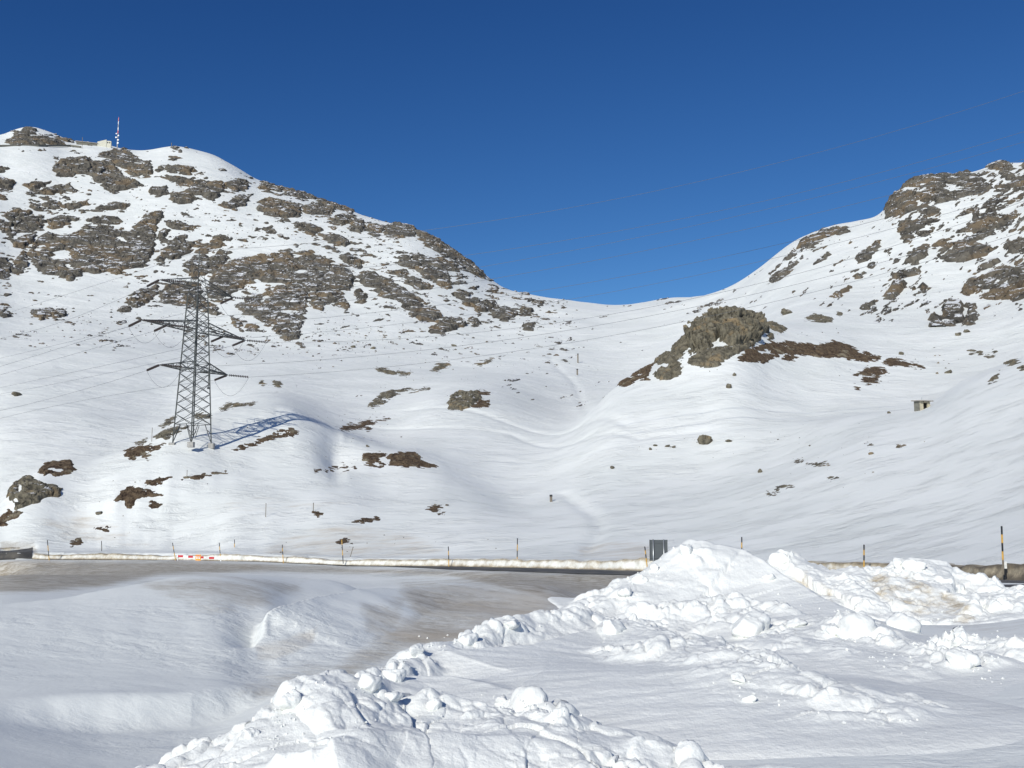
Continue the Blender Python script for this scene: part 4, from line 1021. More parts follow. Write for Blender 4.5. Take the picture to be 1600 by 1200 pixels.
def offset_dirs(q):
    d = np.gradient(q[:, :2], axis=0); d /= np.maximum(np.linalg.norm(d, axis=1, keepdims=True), 1e-9)
    return np.stack([-d[:, 1], d[:, 0]], 1)             # to the left of the walking direction

def bank_material():
    m, nt, b = mat("cut_roadside_snow")
    d = attr(nt, "dirt")
    n1 = noise_node(nt, 1.3, 8, rough=0.7); n2 = noise_node(nt, 5.0, 6, mapping=((1, 1, 0.4), (0, 0, 0)), rough=0.65)
    f = math_n(nt, 'ADD', d, math_n(nt, 'MULTIPLY', math_n(nt, 'SUBTRACT', n1, 0.5), 1.3))
    col = mixc(nt, ramp(nt, f, 0.15, 0.75), (0.78, 0.78, 0.735), (0.42, 0.36, 0.26))
    col = mixc(nt, ramp(nt, f, 0.6, 1.1), col, (0.15, 0.125, 0.09))
    nt.links.new(col, b.inputs["Base Color"]); b.inputs["Roughness"].default_value = 0.75
    bu = N(nt, "ShaderNodeBump"); bu.inputs["Distance"].default_value = 0.15; bu.inputs["Strength"].default_value = 0.7
    nt.links.new(n2, bu.inputs["Height"]); nt.links.new(bu.outputs[0], b.inputs["Normal"])
    return m
M_BANK = bank_material()

def asphalt_material():
    m, nt, b = mat("wet_gritty_asphalt")
    n1 = noise_node(nt, 0.5, 6, mapping=((1, 0.4, 1), (0, 0, 0.3))); n2 = noise_node(nt, 30.0, 3)
    col = mixc(nt, ramp(nt, n1, 0.35, 0.7), (0.055, 0.054, 0.052), (0.13, 0.12, 0.10))
    col = mixc(nt, ramp(nt, n2, 0.5, 0.75, 0, 0.35), col, (0.25, 0.24, 0.22))
    nt.links.new(col, b.inputs["Base Color"]); b.inputs["Roughness"].default_value = 0.7
    return m
M_ASPHALT = asphalt_material()
M_WHITE = simple("white_road_paint", (0.62, 0.61, 0.57), 0.6)

def bank(name, pts, label, height, dirt_fn, step=0.16, seed=3, prof=None):
    q, t, par = resample(pts, step)
    nrm = offset_dirs(q)
    prof = prof or [(0.75, -0.25, .9), (0.42, -0.02, .85), (0.24, 0.08, .6), (0.14, 0.22, .3), (0.08, 0.38, .15), (0.02, 0.55, .1), (-0.04, 0.72, .15), (-0.10, 0.86, .35), (-0.2, 0.97, .5), (-0.38, 1.02, .3), (-0.65, 1.02, .12), (-1.0, 1.0, .05), (-1.5, 0.97, 0), (-2.2, 0.90, 0), (-3.2, 0.68, 0)]
    P = np.zeros((len(q), len(prof), 3)); D = np.zeros((len(q), len(prof)))
    hv = height * (1 + 0.34 * noise2(t / 9.0, t * 0, seed) + 0.14 * noise2(t / 1.6, t * 0, seed + 1) )
    hv = hv * np.interp(par, [0, 7, 10, 14], [1.0, 1.0, 0.78, 0.7])
    wob = 0.35 * noise2(t / 5.0, t * 0 + 3, seed + 2) + 0.14 * noise2(t / 1.1, t * 0 + 5, seed + 3)
    for j, (o, h, dv) in enumerate(prof):
        oo = o * 1.0 + wob * (1 if h < 1.1 else 1)
        P[:, j, 0] = q[:, 0] + nrm[:, 0] * oo; P[:, j, 1] = q[:, 1] + nrm[:, 1] * oo
        P[:, j, 2] = q[:, 2] + h * hv
        D[:, j] = dv
    x, y, z = P[..., 0], P[..., 1], P[..., 2]
    nn = noise3(x * 1.3, y * 1.3, z * 1.6, seed) * 0.12 + noise3(x * 6, y * 6, z * 5, seed + 1) * 0.035
    f1, f2, cv = worley3(x * 1.4, y * 1.4, z * 1.8, seed + 4)
    nn += 0.03 * np.sqrt(np.maximum(0, 1 - (f1 / 0.8) ** 2)) * (np.arange(len(prof))[None] < 11) - 0.05
    P[..., 0] += nrm[:, None, 0] * nn; P[..., 1] += nrm[:, None, 1] * nn; P[..., 2] += nn * 0.5
    D += dirt_fn(par)[:, None] + 0.12
    o = grid_object(name, P, np.ones((len(q) - 1, len(prof) - 1), bool), M_BANK, attrs={"dirt": D})
    return tag(o, label, "snow bank")
corner = [plan(49, 871, 155), plan(47, 867.5, 160), plan(44, 864, 166)]
BP = ROADP + corner
bank("snow_bank", BP, "long waist-high cut snow bank running along the far side of the road", 0.92,
     lambda p: np.interp(p, [0, 2, 3.5, 4.5, 5.5, 6.5, 7.5, 9, 10.5, 11.5, 12.5, 14, 17], [.6, .62, .55, .35, .2, .02, .06, .12, .02, .0, .22, .15, -.1]))
LB = [plan(56, 865, 165), plan(20, 864.5, 164.5), plan(-40, 864.5, 164), plan(-160, 864.5, 163)]
bank("snow_bank", LB, "short cut snow bank behind the side road at the far left", 0.8, lambda p: 0.2 + 0 * p, seed=9)

def ribbon(name, pts, o0, o1, dz, mtl, par_lo=None, par_hi=None, nw=6, parent=None, wfn=None):
    q, t, par = resample(pts, 0.8); nrm = offset_dirs(q)
    if par_lo is not None:
        m = (par >= par_lo) & (par <= par_hi); q, nrm, par = q[m], nrm[m], par[m]
    os_ = np.linspace(0, 1, nw); P = np.zeros((len(q), nw, 3))
    w1 = wfn(par) if wfn else np.full(len(q), o1)
    for j, a in enumerate(os_):
        of = o0 + (w1 - o0) * a
        P[:, j, 0] = q[:, 0] + nrm[:, 0] * of; P[:, j, 1] = q[:, 1] + nrm[:, 1] * of; P[:, j, 2] = q[:, 2] + dz
    return grid_object(name, P, np.ones((len(q) - 1, nw - 1), bool), mtl, parent=parent, smooth=True)
road = ribbon("road", ROADP, -0.3, 7.2, 0.03, M_ASPHALT, wfn=lambda p: np.interp(p, [0, 7, 8.6, 9.6, 11, 14], [7.2, 7.0, 5.5, 1.0, 0.4, 0.4]))
tag(road, kind="structure")
ln = ribbon("edge_line", ROADP, 0.95, 1.12, 0.036, M_WHITE, 0, 8, nw=2); tag(ln, kind="structure")
# side road leaving at the far left
nA, nB = 30, 24
A2, B2 = np.meshgrid(np.linspace(-120, 50, nA), np.linspace(0, 1, nB), indexing='ij')
P = np.zeros((nA, nB, 3))
for i in range(nA):
    a, _t = ray(A2[i, 0], 870.0)
    for j in range(nB):
        r = 151.5 + 12.5 * B2[i, j]
        x, y = r * math.sin(a), r * math.cos(a)
        P[i, j] = (x, y, float(height_at(np.array(x), np.array(y))) + 0.10)
sr = grid_object("side_road", P, np.ones((nA - 1, nB - 1), bool), M_ASPHALT); tag(sr, kind="structure")

# ------------------------------------------------------------------ ploughed heaps
def crest_spot(px, py, h):
    """the place where the line of sight passes h metres above the ground"""
    a, t = ray(px, py); a, t = float(a), float(t)
    if h > 4: return (h * math.sin(a), h * math.cos(a), h * t)
    rr = np.exp(np.linspace(math.log(6.5), math.log(60), 900)); z = bil(ZSM, row_at(rr), np.full(rr.shape, float(col_of(a)))) + h
    s_ = z / rr - t; k_ = int(np.argmax(s_ >= 0)); r = rr[k_]
    return (r * math.sin(a), r * math.cos(a), float(z[k_]))
ZSM = Zg
HEAPV = []                                             # surface samples for placing chunks
def heap(name, label, ridges, px0, px1, r0, r1, nx, nr, dirt_polys=(), seed=1, lum=1.0, cat="snow heap"):
    a0, _ = ray(px0, 950.0); a1, _ = ray(px1, 950.0)
    AA, R_ = np.meshgrid(np.linspace(a0, a1, nx), np.exp(np.linspace(math.log(r0), math.log(r1), nr)))
    X, Y = R_ * np.sin(AA), R_ * np.cos(AA)
    Z0 = bil(Zg, row_at(R_), col_of(AA))
    # wobble so that nothing follows a ruler
    wx = X + 0.10 * noise2(X * 1.1, Y * 1.1, seed) + 0.05 * noise2(X * 3.7, Y * 3.7, seed + 1)
    wy = Y + 0.10 * noise2(X * 1.1 + 9, Y * 1.1, seed + 2) + 0.05 * noise2(X * 3.7 + 4, Y * 3.7, seed + 3)
    acc = np.zeros_like(X); lacc = np.zeros_like(X)
    for rg in ridges:
        P = [crest_spot(*p) for p in rg["p"]]
        H = []
        for p in P:
            g = float(height_at(np.array(p[0]), np.array(p[1])))
            H.append(max(p[2] - g, 0.03))
        if rg.get("t0"): H[0] = 0.02; H[1] *= 0.5
        if rg.get("taper", True): H[0] *= 0.3; H[-1] *= 0.3
        if rg.get("sharp") and rg.get("taper", True): H[0] = 0.0; H[-1] = 0.0
        k = rg["l"]
        ux, uy = (wx, wy) if k > 0.3 else (X + (wx - X) * 0.3, Y + (wy - Y) * 0.3)
        d, par, sd = poly_dist(ux, uy, P)
        Hs = np.interp(par, np.arange(len(P)), H)
        azp = np.array([math.atan2(p[0], p[1]) for p in P]); rp = np.array([math.hypot(p[0], p[1]) for p in P]); so = np.argsort(azp)
        w = rg["wf"] + (rg["wb"] - rg["wf"]) * sstep(-0.6, 0.6, R_ - np.interp(AA, azp[so], rp[so]))
        u = np.clip(d / w, 0, 1)
        if rg.get("sharp"): g_ = (1 - u) ** 1.35
        else: g_ = (1 - u ** 1.35) ** 1.5
        h = Hs * g_
        acc += h ** 4; lacc += h ** 4 * k
    H = acc ** 0.25
    L = lacc / np.maximum(acc, 1e-9) * sstep(0.01, 0.12, H)
    Zs = Z0 + H - 0.05 + 0.05 * sstep(0.0, 0.06, H)
    P = np.stack([X, Y, Zs], 2)
    nor = grid_normals(P)
    patch = sstep(-0.35, 0.4, noise2(X * 0.8, Y * 0.8, seed + 30)) * 0.7 + 0.30
    Lm = L * patch * lum
    lum_dir = nor * 0.5 + np.array([0, 0, 0.5])
    disp = np.zeros_like(X)
    for s, a in ((0.9, 0.20), (0.42, 0.14), (0.19, 0.065), (0.085, 0.022)):
        qx = 0.35 * noise3(X / s, Y / s, Zs / s, seed + 71)
        f1, f2, cv = worley3(X / s + qx, Y / s - qx, Zs / s, seed + int(s * 100))
        kc = 0.35 if s > 0.3 else 0.8
        dome = np.maximum(0, 1 - (f1 / 1.0) ** 2) * (0.5 + 0.8 * cv) + kc * (cv - 0.3) * sstep(0.0, 0.35 if s > 0.3 else 0.2, f2 - f1)
        disp += a * (dome - 0.45) * (1.0 if s > 0.3 else sstep(0.35, 0.75, nor[..., 2])) * (1.0 if s > 0.3 else sstep(-0.3, 0.4, noise2(X * 1.7, Y * 1.7, seed + 55)) * 1.3)
    disp += 0.05 * noise3(X * 4, Y * 4, Zs * 4, seed + 7) + 0.02 * noise3(X * 11, Y * 11, Zs * 11, seed + 8)
    disp *= Lm
    disp += (1 - L) * 0.012 * noise2(X * 1.4, Y * 4.0, seed + 9) * sstep(0.02, 0.1, H)
    P = P + lum_dir * disp[..., None]
    P[..., 2] -= 0.06 * (1 - sstep(0.0, 0.05, H))
    px, py = project(P[..., 0], P[..., 1], P[..., 2])
    D = np.zeros_like(X)
    for poly, v in dirt_polys:
        D = np.maximum(D, sstep(-16, 10, poly_sdf(px, py, poly)) * v)
    hm = np.maximum(np.maximum(H[:-1, :-1], H[1:, :-1]), np.maximum(H[:-1, 1:], H[1:, 1:]))
    o = grid_object(name, P, hm > 0.012, M_HEAP, attrs={"dirt": D})
    m = H > 0.02
    HEAPV.append((P[m], px[m], py[m]))
    return tag(o, label, cat)

heap("snow_heap", "front heap of lumpy ploughed snow at the bottom of the picture, nearest to the viewer", [
    dict(p=[(225, 1200, .22), (262, 1186, .36), (292, 1168, .46), (322, 1162, .5), (350, 1176, .42)], wf=1.0, wb=0.5, l=0.8),
    dict(p=[(345, 1182, .3), (380, 1145, .5), (418, 1128, .6), (434, 1100, .74), (455, 1072, .86), (490, 1054, .92), (525, 1052, .92), (556, 1064, .86), (590, 1068, .84), (620, 1082, .76), (690, 1094, .70), (730, 1100, .68), (780, 1110, .62), (830, 1104, .64), (880, 1116, .56), (930, 1140, .44), (980, 1150, .38), (1040, 1166, .28), (1100, 1184, .18)], wf=2.4, wb=0.7, l=0.8),
    dict(p=[(420, 1186, .55), (520, 1160, .62), (600, 1155, .6), (700, 1150, .6), (820, 1160, .5), (900, 1176, .4), (980, 1192, .3)], wf=1.5, wb=1.0, l=0.25),
    dict(p=[(765, 1100, .35), (800, 1085, .5), (840, 1096, .45), (890, 1112, .3)], wf=0.5, wb=0.5, l=1.0),
    dict(p=[(950, 1164, .28), (985, 1164, .36), (1030, 1160, .34), (1060, 1162, .34), (1090, 1178, .2)], wf=0.6, wb=0.3, l=1.0),
    dict(p=[(1080, 1190, .12), (1200, 1196, .14), (1330, 1200, .1)], wf=0.8, wb=0.4, l=0.1),
    dict(p=[(370, 1202, .42), (430, 1188, .5), (480, 1190, .48), (530, 1202, .42)], wf=0.6, wb=0.3, l=0.6),
], 150, 1400, 6.8, 12.8, 760, 330,
    dirt_polys=[([(700, 1170), (830, 1150), (850, 1200), (560, 1200)], 0.25), ([(600, 1110), (680, 1110), (640, 1160)], 0.14)], seed=21, lum=1.0)

heap("snow_heap", "largest heap of ploughed snow with a smooth wind-shaped crest in the middle", [
    dict(p=[(938, 955, 22.0), (950, 942, 22.6), (964, 926, 23.2), (985, 908, 24.2), (1015, 896, 24.8), (1035, 882, 25.1), (1055, 868, 25.3), (1075, 858, 25.4), (1098, 866, 25.4)], wf=3.2, wb=1.6, l=0.85, t0=True, taper=False),
    dict(p=[(1080, 861, 25.3), (1120, 862, 25.3), (1160, 861, 25.3), (1182, 870, 25.0), (1208, 888, 24.5), (1246, 910, 23.8), (1280, 932, 23.0), (1330, 955, 21.5), (1400, 990, 19.2), (1450, 1013, 17.4), (1510, 1034, 16.0)], wf=3.8, wb=1.6, l=0.02, sharp=True, taper=False),
    dict(p=[(950, 968, 20.9), (1000, 955, 21.4), (1050, 945, 21.8), (1100, 936, 22.0), (1140, 929, 22.1), (1180, 939, 21.7), (1230, 957, 20.8), (1280, 966, 20.0), (1320, 966, 19.6), (1350, 970, 19.0), (1385, 996, 17.4), (1440, 1016, 16.4), (1485, 1026, 15.9), (1515, 1024, 15.8), (1548, 1048, 15.0)], wf=2.3, wb=1.0, l=1.0),
    dict(p=[(600, 1050, 14.0), (655, 1012, 15.5), (720, 998, 16.3), (775, 977, 17.5), (830, 961, 18.4), (880, 953, 18.9), (950, 944, 20.0)], wf=0.9, wb=0.55, l=1.0),
    dict(p=[(640, 1026, 14.8), (700, 1017, 15.3), (760, 1013, 15.7), (830, 1008, 16.2), (900, 990, 17.3), (960, 975, 18.2), (1040, 975, 18.6)], wf=3.2, wb=0.9, l=0.03, sharp=True),
    dict(p=[(870, 992, 0.24), (925, 965, 0.34), (970, 970, 0.36), (1010, 984, 0.36), (1060, 1000, 0.37), (1100, 1018, 0.35), (1150, 1030, 0.35), (1200, 1048, 0.32), (1260, 1064, 0.29), (1310, 1074, 0.27), (1380, 1098, 0.20), (1450, 1132, 0.09)], wf=1.9, wb=1.4, l=0.9),
    dict(p=[(700, 1060, 0.14), (850, 1046, 0.21), (1000, 1050, 0.27), (1150, 1062, 0.27), (1300, 1070, 0.21), (1470, 1066, 0.13)], wf=3.4, wb=3.6, l=0.04),
    dict(p=[(1130, 996, 17.2), (1180, 998, 16.9), (1280, 1010, 16.2), (1380, 1028, 15.3), (1480, 1050, 14.4)], wf=1.8, wb=2.6, l=0.35),
    dict(p=[(520, 1096, 0.12), (570, 1072, 0.17), (610, 1052, 0.21), (640, 1036, 0.21), (662, 1016, 0.22)], wf=0.5, wb=0.4, l=1.0, radial=False),
    dict(p=[(560, 1084, 0.12), (600, 1066, 0.19), (645, 1056, 0.22), (700, 1056, 0.22), (760, 1068, 0.19), (810, 1086, 0.14), (880, 1110, 0.08)], wf=1.7, wb=0.9, l=0.02, sharp=True),
    dict(p=[(1140, 1106, 0.09), (1230, 1100, 0.15), (1310, 1104, 0.16), (1390, 1118, 0.13), (1470, 1142, 0.07)], wf=0.9, wb=0.9, l=0.75),
], 500, 1640, 9.2, 29.5, 760, 500,
    dirt_polys=[([(935, 975), (980, 985), (975, 1000), (940, 995)], 0.45), ([(1010, 930), (1060, 880), (1050, 930)], 0.15), ([(1280, 1100), (1330, 1095), (1320, 1125)], 0.3)], seed=41)

heap("snow_heap", "right-hand heap of dirty brown-stained ploughed snow beside the road", [
    dict(p=[(1180, 920, 28.6), (1203, 880, 29.8), (1217, 861, 30.2), (1238, 865, 30.2), (1262, 877, 30.0), (1300, 891, 29.8), (1350, 892, 29.8), (1395, 883, 30.2), (1440, 879, 30.4), (1490, 889, 30.6), (1530, 907, 30.4), (1570, 921, 30.0), (1640, 924, 30.0), (1720, 924, 30)], wf=4.4, wb=1.8, l=0.9, taper=False),
    dict(p=[(1240, 943, 26.8), (1300, 932, 27.6), (1360, 922, 28.2), (1420, 918, 28.4), (1480, 928, 28.0), (1540, 944, 27.2), (1620, 958, 26.4)], wf=2.2, wb=1.5, l=1.0),
    dict(p=[(1350, 876, 31.0), (1420, 871, 31.2), (1480, 878, 31.4), (1540, 903, 31.2)], wf=1.6, wb=1.5, l=0.1),
], 1150, 1760, 24.0, 36.5, 480, 320,
    dirt_polys=[([(1200, 900), (1260, 890), (1320, 930), (1290, 950), (1240, 930)], 0.6), ([(1360, 890), (1430, 900), (1470, 920), (1540, 960), (1500, 978), (1420, 960), (1360, 930)], 0.7), ([(1480, 940), (1580, 955), (1600, 985), (1480, 975)], 0.35)], seed=63)

heap("snow_ridge", "low row of broken snow lumps on the flat snow at the right edge", [
    dict(p=[(1455, 1014, .16), (1500, 1000, .26), (1545, 1003, .26), (1580, 1010, .22), (1660, 1010, .2)], wf=0.9, wb=0.8, l=1.0),
    dict(p=[(1480, 1046, .12), (1530, 1040, .18), (1600, 1038, .2), (1680, 1040, .15)], wf=0.6, wb=0.6, l=0.8),
], 1430, 1740, 15.0, 20.5, 240, 170, seed=81)

# ---- single chunks thrown up by the plough
def chunk_mesh(seed, n=20, sharp=1.0):
    """a broken, slightly rounded block of snow of radius about 1"""
    r_ = np.random.default_rng(seed)
    th, ph = np.meshgrid(np.linspace(0, math.pi, n), np.linspace(0, 2 * math.pi, 2 * n, endpoint=False), indexing='ij')
    d = np.stack([np.sin(th) * np.cos(ph), np.sin(th) * np.sin(ph), np.cos(th)], 2)
    pl = r_.normal(size=(11, 3)); pl /= np.linalg.norm(pl, axis=1, keepdims=True)
    of = r_.uniform(0.55, 0.95, 11)
    rad = np.full(th.shape, 1.25)
    for nrm, o_ in zip(pl, of):
        c = d @ nrm; rad = np.minimum(rad, np.where(c > 0.05, o_ / np.maximum(c, 0.05), 9))
    rad = 1 / (1 / rad ** 8 + 1 / 1.15 ** 8) ** (1 / 8)
    rad *= 1 + 0.05 * noise3(d[..., 0] * 13, d[..., 1] * 13, d[..., 2] * 13, seed + 3) + 0.16 * noise3(d[..., 0] * 2.2 + seed, d[..., 1] * 2.2, d[..., 2] * 2.2, seed) + 0.06 * noise3(d[..., 0] * 6, d[..., 1] * 6, d[..., 2] * 6, seed + 1)
    V = d * rad[..., None]
    m = 2 * n; vs = [tuple(V[0, 0])]
    for i in range(1, n - 1): vs += [tuple(v) for v in V[i]]
    vs.append(tuple(V[-1, 0])); fs = []
    for k_ in range(m): fs.append((0, 1 + k_, 1 + (k_ + 1) % m))
    for i in range(n - 3):
        for k_ in range(m):
            a = 1 + i * m + k_; b = 1 + i * m + (k_ + 1) % m; fs.append((a, a + m, b + m, b))
    e = len(vs) - 1; base = 1 + (n - 3) * m
    for k_ in range(m): fs.append((e, base + (k_ + 1) % m, base + k_))
    return vs, fs

def heap_point(px, py):
    best = None
    for P_, x_, y_ in HEAPV:
        d = np.hypot(x_ - px, y_ - py); m = d < 6
        if m.any():
            rr = np.linalg.norm(P_[m], axis=1) + d[m] * 0.05; i = np.argmin(rr)
            if best is None or rr[i] < best[0]: best = (rr[i], Vector(P_[m][i]))
    return best[1] if best else spot(px, py, 8, 60)

CH = [   # picture x, y, width in picture pixels, height ratio, words
 (652, 1012, 26, 0.8, "small block of snow standing alone at the left tip of the middle drift"),
 (614, 1052, 36, 0.8, "pale block at the near end of the line of chunks beside the front heap"),
 (577, 1064, 34, 1.0, "rounded upright block on the crest of the front heap, right of its overhanging top"),
 (613, 1085, 30, 0.65, "flattened ball lying over a dark hollow on the front heap"),
 (679, 1100, 24, 0.9, "white block on the right shoulder of the front heap"),
 (391, 1142, 24, 0.9, "small ball of snow at the left foot of the front heap"),
 (780, 1090, 26, 0.9, "pointed lump behind the front heap where the smooth drift begins"),
 (455, 1092, 38, 0.8, "lump on the left flank of the front heap under its top"),
 (1335, 975, 62, 0.8, "big tilted block of snow in the saddle right of the largest heap"),
 (1418, 968, 48, 0.95, "tall jagged block of snow at the foot of the dirty heap"),
 (1503, 1026, 42, 0.85, "sharp three-cornered block at the right end of the middle row of lumps"),
 (1172, 972, 62, 0.8, "large rounded lump on the front of the largest heap"),
 (1300, 978, 30, 0.7, "small block left of the big tilted block"),
 (1447, 980, 24, 0.7, "small block touching the tall jagged block"),
 (1402, 874, 24, 0.8, "left of two white lumps on top of the dirty heap"),
 (1430, 874, 30, 0.7, "right of two white lumps on top of the dirty heap"),
 (1218, 872, 30, 1.1, "crumbly white knob at the left end of the dirty heap"),
 (1073, 854, 26, 0.9, "pale knob on the very top of the largest heap"),
 (1200, 900, 22, 0.8, "small lump in the gap between the largest heap and the dirty heap"),
 (1240, 965, 32, 0.6, "low lump on the middle row in front of the smooth crest"),
 (975, 922, 22, 0.8, "small lump low on the left flank of the largest heap"),
 (1000, 902, 24, 0.8, "lump halfway up the left flank of the largest heap"),
 (1022, 886, 20, 0.8, "lump near the top of the left flank of the largest heap"),
 (1170, 1088, 26, 0.6, "pyramid-shaped lump low in front of the largest heap"),
 (1155, 1055, 24, 0.6, "pale lump halfway along the low band of rubble snow"),
 (955, 975, 40, 0.7, "cream-stained lump at the left end of the low band of rubble snow"),
 (730, 995, 34, 0.7, "block in the line of chunks edging the middle drift"),
 (800, 972, 28, 0.8, "upright block further up the line of chunks edging the middle drift"),
 (1495, 1000, 18, 0.9, "small pointed lump on the flat snow at the right"),
]
for i, (px, py, wpx, hr, lab) in enumerate(CH):
    p = heap_point(px, py + wpx * 0.22)
    dist = p.length; s = wpx / F * dist / 2
    vs, fs = chunk_mesh(500 + i * 3)
    me = bpy.data.meshes.new("snow_chunk"); me.from_pydata(vs, [], fs); me.update()
    me.polygons.foreach_set("use_smooth", np.ones(len(me.polygons), bool)); me.materials.append(M_HEAP)
    o = bpy.data.objects.new("snow_chunk", me); COL.objects.link(o)
    o.location = p + Vector((0, 0.0, s * hr * 0.16)); o.scale = (s * 1.1, s * 0.95, s * hr)
    o.rotation_euler = (random.uniform(-.3, .3), random.uniform(-.3, .3), random.uniform(0, 6.28))
    tag(o, lab, "snow block", "blocks of snow on the ploughed heaps")

# crumbs too many to count
def crumbs(name, n, area, seed, smin, smax, parent=None):
    r_ = np.random.default_rng(seed); V = []; Fc = []
    base = [np.array(v) for v in ((1, 0, 0), (-1, 0, 0), (0, 1, 0), (0, -1, 0), (0, 0, 1), (0, 0, -1))]
    fo = [(0, 2, 4), (2, 1, 4), (1, 3, 4), (3, 0, 4), (2, 0, 5), (1, 2, 5), (3, 1, 5), (0, 3, 5)]
    for _ in range(n):
        px, py, rad = area(r_)
        p = heap_point(px, py)
        s = p.length / F * r_.uniform(smin, smax) * 0.5
        k0 = len(V); an = r_.uniform(0, 6.28)
        for b in base:
            q = b * r_.uniform(0.6, 1.2) * s
            V.append((p.x + q[0] * math.cos(an) - q[1] * math.sin(an), p.y + q[0] * math.sin(an) + q[1] * math.cos(an), p.z + q[2] * 0.8 + s * 0.3))
        Fc += [tuple(k0 + i for i in f) for f in fo]
    me = bpy.data.meshes.new(name); me.from_pydata(V, [], Fc); me.update(); me.materials.append(M_HEAP)
    o = bpy.data.objects.new(name, me); COL.objects.link(o)
    return tag(o, "small crumbs of broken snow strewn round the ploughed heaps", "snow", kind="stuff")
ln_ = [((560, 1080), (660, 1015), 14), ((660, 1010), (950, 945), 12), ((950, 940), (1060, 870), 16), ((1300, 990), (1560, 1060), 26), ((1440, 1000), (1600, 1010), 18), ((420, 1150), (500, 1060), 14),
       ((1100, 1060), (1450, 1140), 20), ((1200, 930), (1560, 985), 16), ((760, 1090), (900, 1120), 12), ((400, 1160), (700, 1110), 16)]
def ar(r_):
    a, b, w = ln_[r_.integers(len(ln_))]; t = r_.uniform()
    return a[0] + (b[0] - a[0]) * t + r_.normal() * w, a[1] + (b[1] - a[1]) * t + r_.normal() * w * 0.5, 0
crumbs("snow_crumbs", 420, ar, 5, 1.6, 6)
# ------------------------------------------------------------------ boulders and strewn stones
def boulder(px, py, wpx, hr, label, band=(60, 1200), mtl=None, seed=1):
    p = spot(px, py, band[0], band[1]); s = wpx / F * p.length / 2
    vs, fs = chunk_mesh(900 + seed * 7, n=10)
    me = bpy.data.meshes.new("boulder"); me.from_pydata(vs, [], fs); me.update(); me.materials.append(mtl or M_ROCK_NEAR)
    o = bpy.data.objects.new("boulder", me); COL.objects.link(o)
    o.location = p + Vector((0, 0, s * hr * 0.45)); o.scale = (s * 1.1, s, s * hr * 1.1); o.rotation_euler = (0.1, 0.2, seed * 1.3)
    tag(o, label, "boulder", "boulders lying on the snow")
for i, b in enumerate([
 (1104, 692, 24, 0.75, "large brown boulder alone on the slope below the tor"),
 (1140, 690, 12, 0.35, "low flat stone just right of the large brown boulder"),
 (1138, 606, 9, 1.1, "small upright boulder on the snow below the tor"),
 (1147, 587, 6, 1.0, "tiny boulder above the small upright one below the tor"),
 (1228, 491, 18, 0.6, "grey boulder on the skyline of the hill right of the tor"),
 (1077, 505, 7, 0.8, "dark boulder on the snow left of the tor"),
 (1482, 583, 10, 0.6, "rounded boulder on the slope above the hut"),
 (1464, 584, 5, 0.7, "little dark stone beside the rounded boulder above the hut"),
 (1408, 554, 8, 0.7, "pale pointed stone on the flat right of the long heath strip"),
 (1498, 524, 9, 0.7, "white-capped boulder below the yellow rock cluster at the right"),
 (1510, 519, 10, 0.6, "boulder right of the white-capped one below the rock cluster"),
 (1389, 646, 6, 0.6, "small stone on the ridge left of the hut"),
 (1361, 710, 7, 0.8, "lone pale stone on the right slope under the hut"),
 (1188, 738, 8, 0.8, "lone triangular stone at the foot of the right slope"),
 (957, 732, 7, 0.7, "small stone in the snowy hollow near the middle"),
 (1016, 703, 6, 0.7, "left stone of the little row left of the large boulder"),
 (1024, 697, 7, 0.6, "second stone of the little row left of the large boulder"),
 (1043, 698, 8, 0.5, "flat third stone of the little row left of the large boulder"),
 (1053, 699, 7, 0.6, "right stone of the little row left of the large boulder"),
 (155, 803, 10, 0.5, "flat olive stone on the lower hill at the left"),
 (574, 698, 6, 0.7, "small pale stone left of the crest of the heath mound"),
 (698, 790, 6, 0.6, "little stone right of the ochre ground patch"),
 (583, 545, 8, 0.6, "dark stone on the fan below the left mountain"),
 (552, 543, 9, 0.5, "flat stone left of the dark one on the fan"),
 (710, 541, 10, 0.4, "low stone on the fan under the rock chain"),
 (27, 618, 14, 0.5, "snow-capped boulder in the hollow at the far left"),
]):
    boulder(*b, seed=i)

def stones(name, n, area, seed, smin, smax, band, mtl, lab, parent=None):
    r_ = np.random.default_rng(seed); V = []; Fc = []
    base = np.array(((1, 0, 0), (-1, 0, 0), (0, 1, 0), (0, -1, 0), (0, 0, 1), (0, 0, -1)), float)
    fo = [(0, 2, 4), (2, 1, 4), (1, 3, 4), (3, 0, 4), (2, 0, 5), (1, 2, 5), (3, 1, 5), (0, 3, 5)]
    for _ in range(n):
        px, py = area(r_)
        p = spot(px, py, *band); s = p.length / F * smin * (smax / smin) ** (r_.uniform() ** 2.2) * 0.5
        k0 = len(V)
        q = base * r_.uniform(0.55, 1.3, (6, 1)) * s * np.array([1.3, 1, 0.7]); an = r_.uniform(0, 6.28)
        for b in q: V.append((p.x + b[0] * math.cos(an) - b[1] * math.sin(an), p.y + b[0] * math.sin(an) + b[1] * math.cos(an), p.z + b[2] + s * 0.2))
        Fc += [tuple(k0 + i for i in f) for f in fo]
    me = bpy.data.meshes.new(name); me.from_pydata(V, [], Fc); me.update(); me.materials.append(mtl)
    o = bpy.data.objects.new(name, me); COL.objects.link(o)
    if parent: o.parent = parent
    tag(o, kind="stuff")
    if not parent: tag(o, lab, "stones")
ARE = [((560, 525), (110, 26), 5), ((460, 545), (120, 18), 3), ((230, 500), (110, 18), 3), ((700, 545), (110, 22), 2), ((330, 440), (60, 50), 2), ((850, 500), (70, 18), 2), ((120, 520), (110, 30), 2), ((640, 395), (110, 40), 3),
       ((480, 350), (110, 30), 2), ((200, 330), (160, 60), 3), ((350, 370), (80, 25), 2), ((780, 580), (160, 25), 1)]
wts = np.array([a[2] for a in ARE], float); wts /= wts.sum()
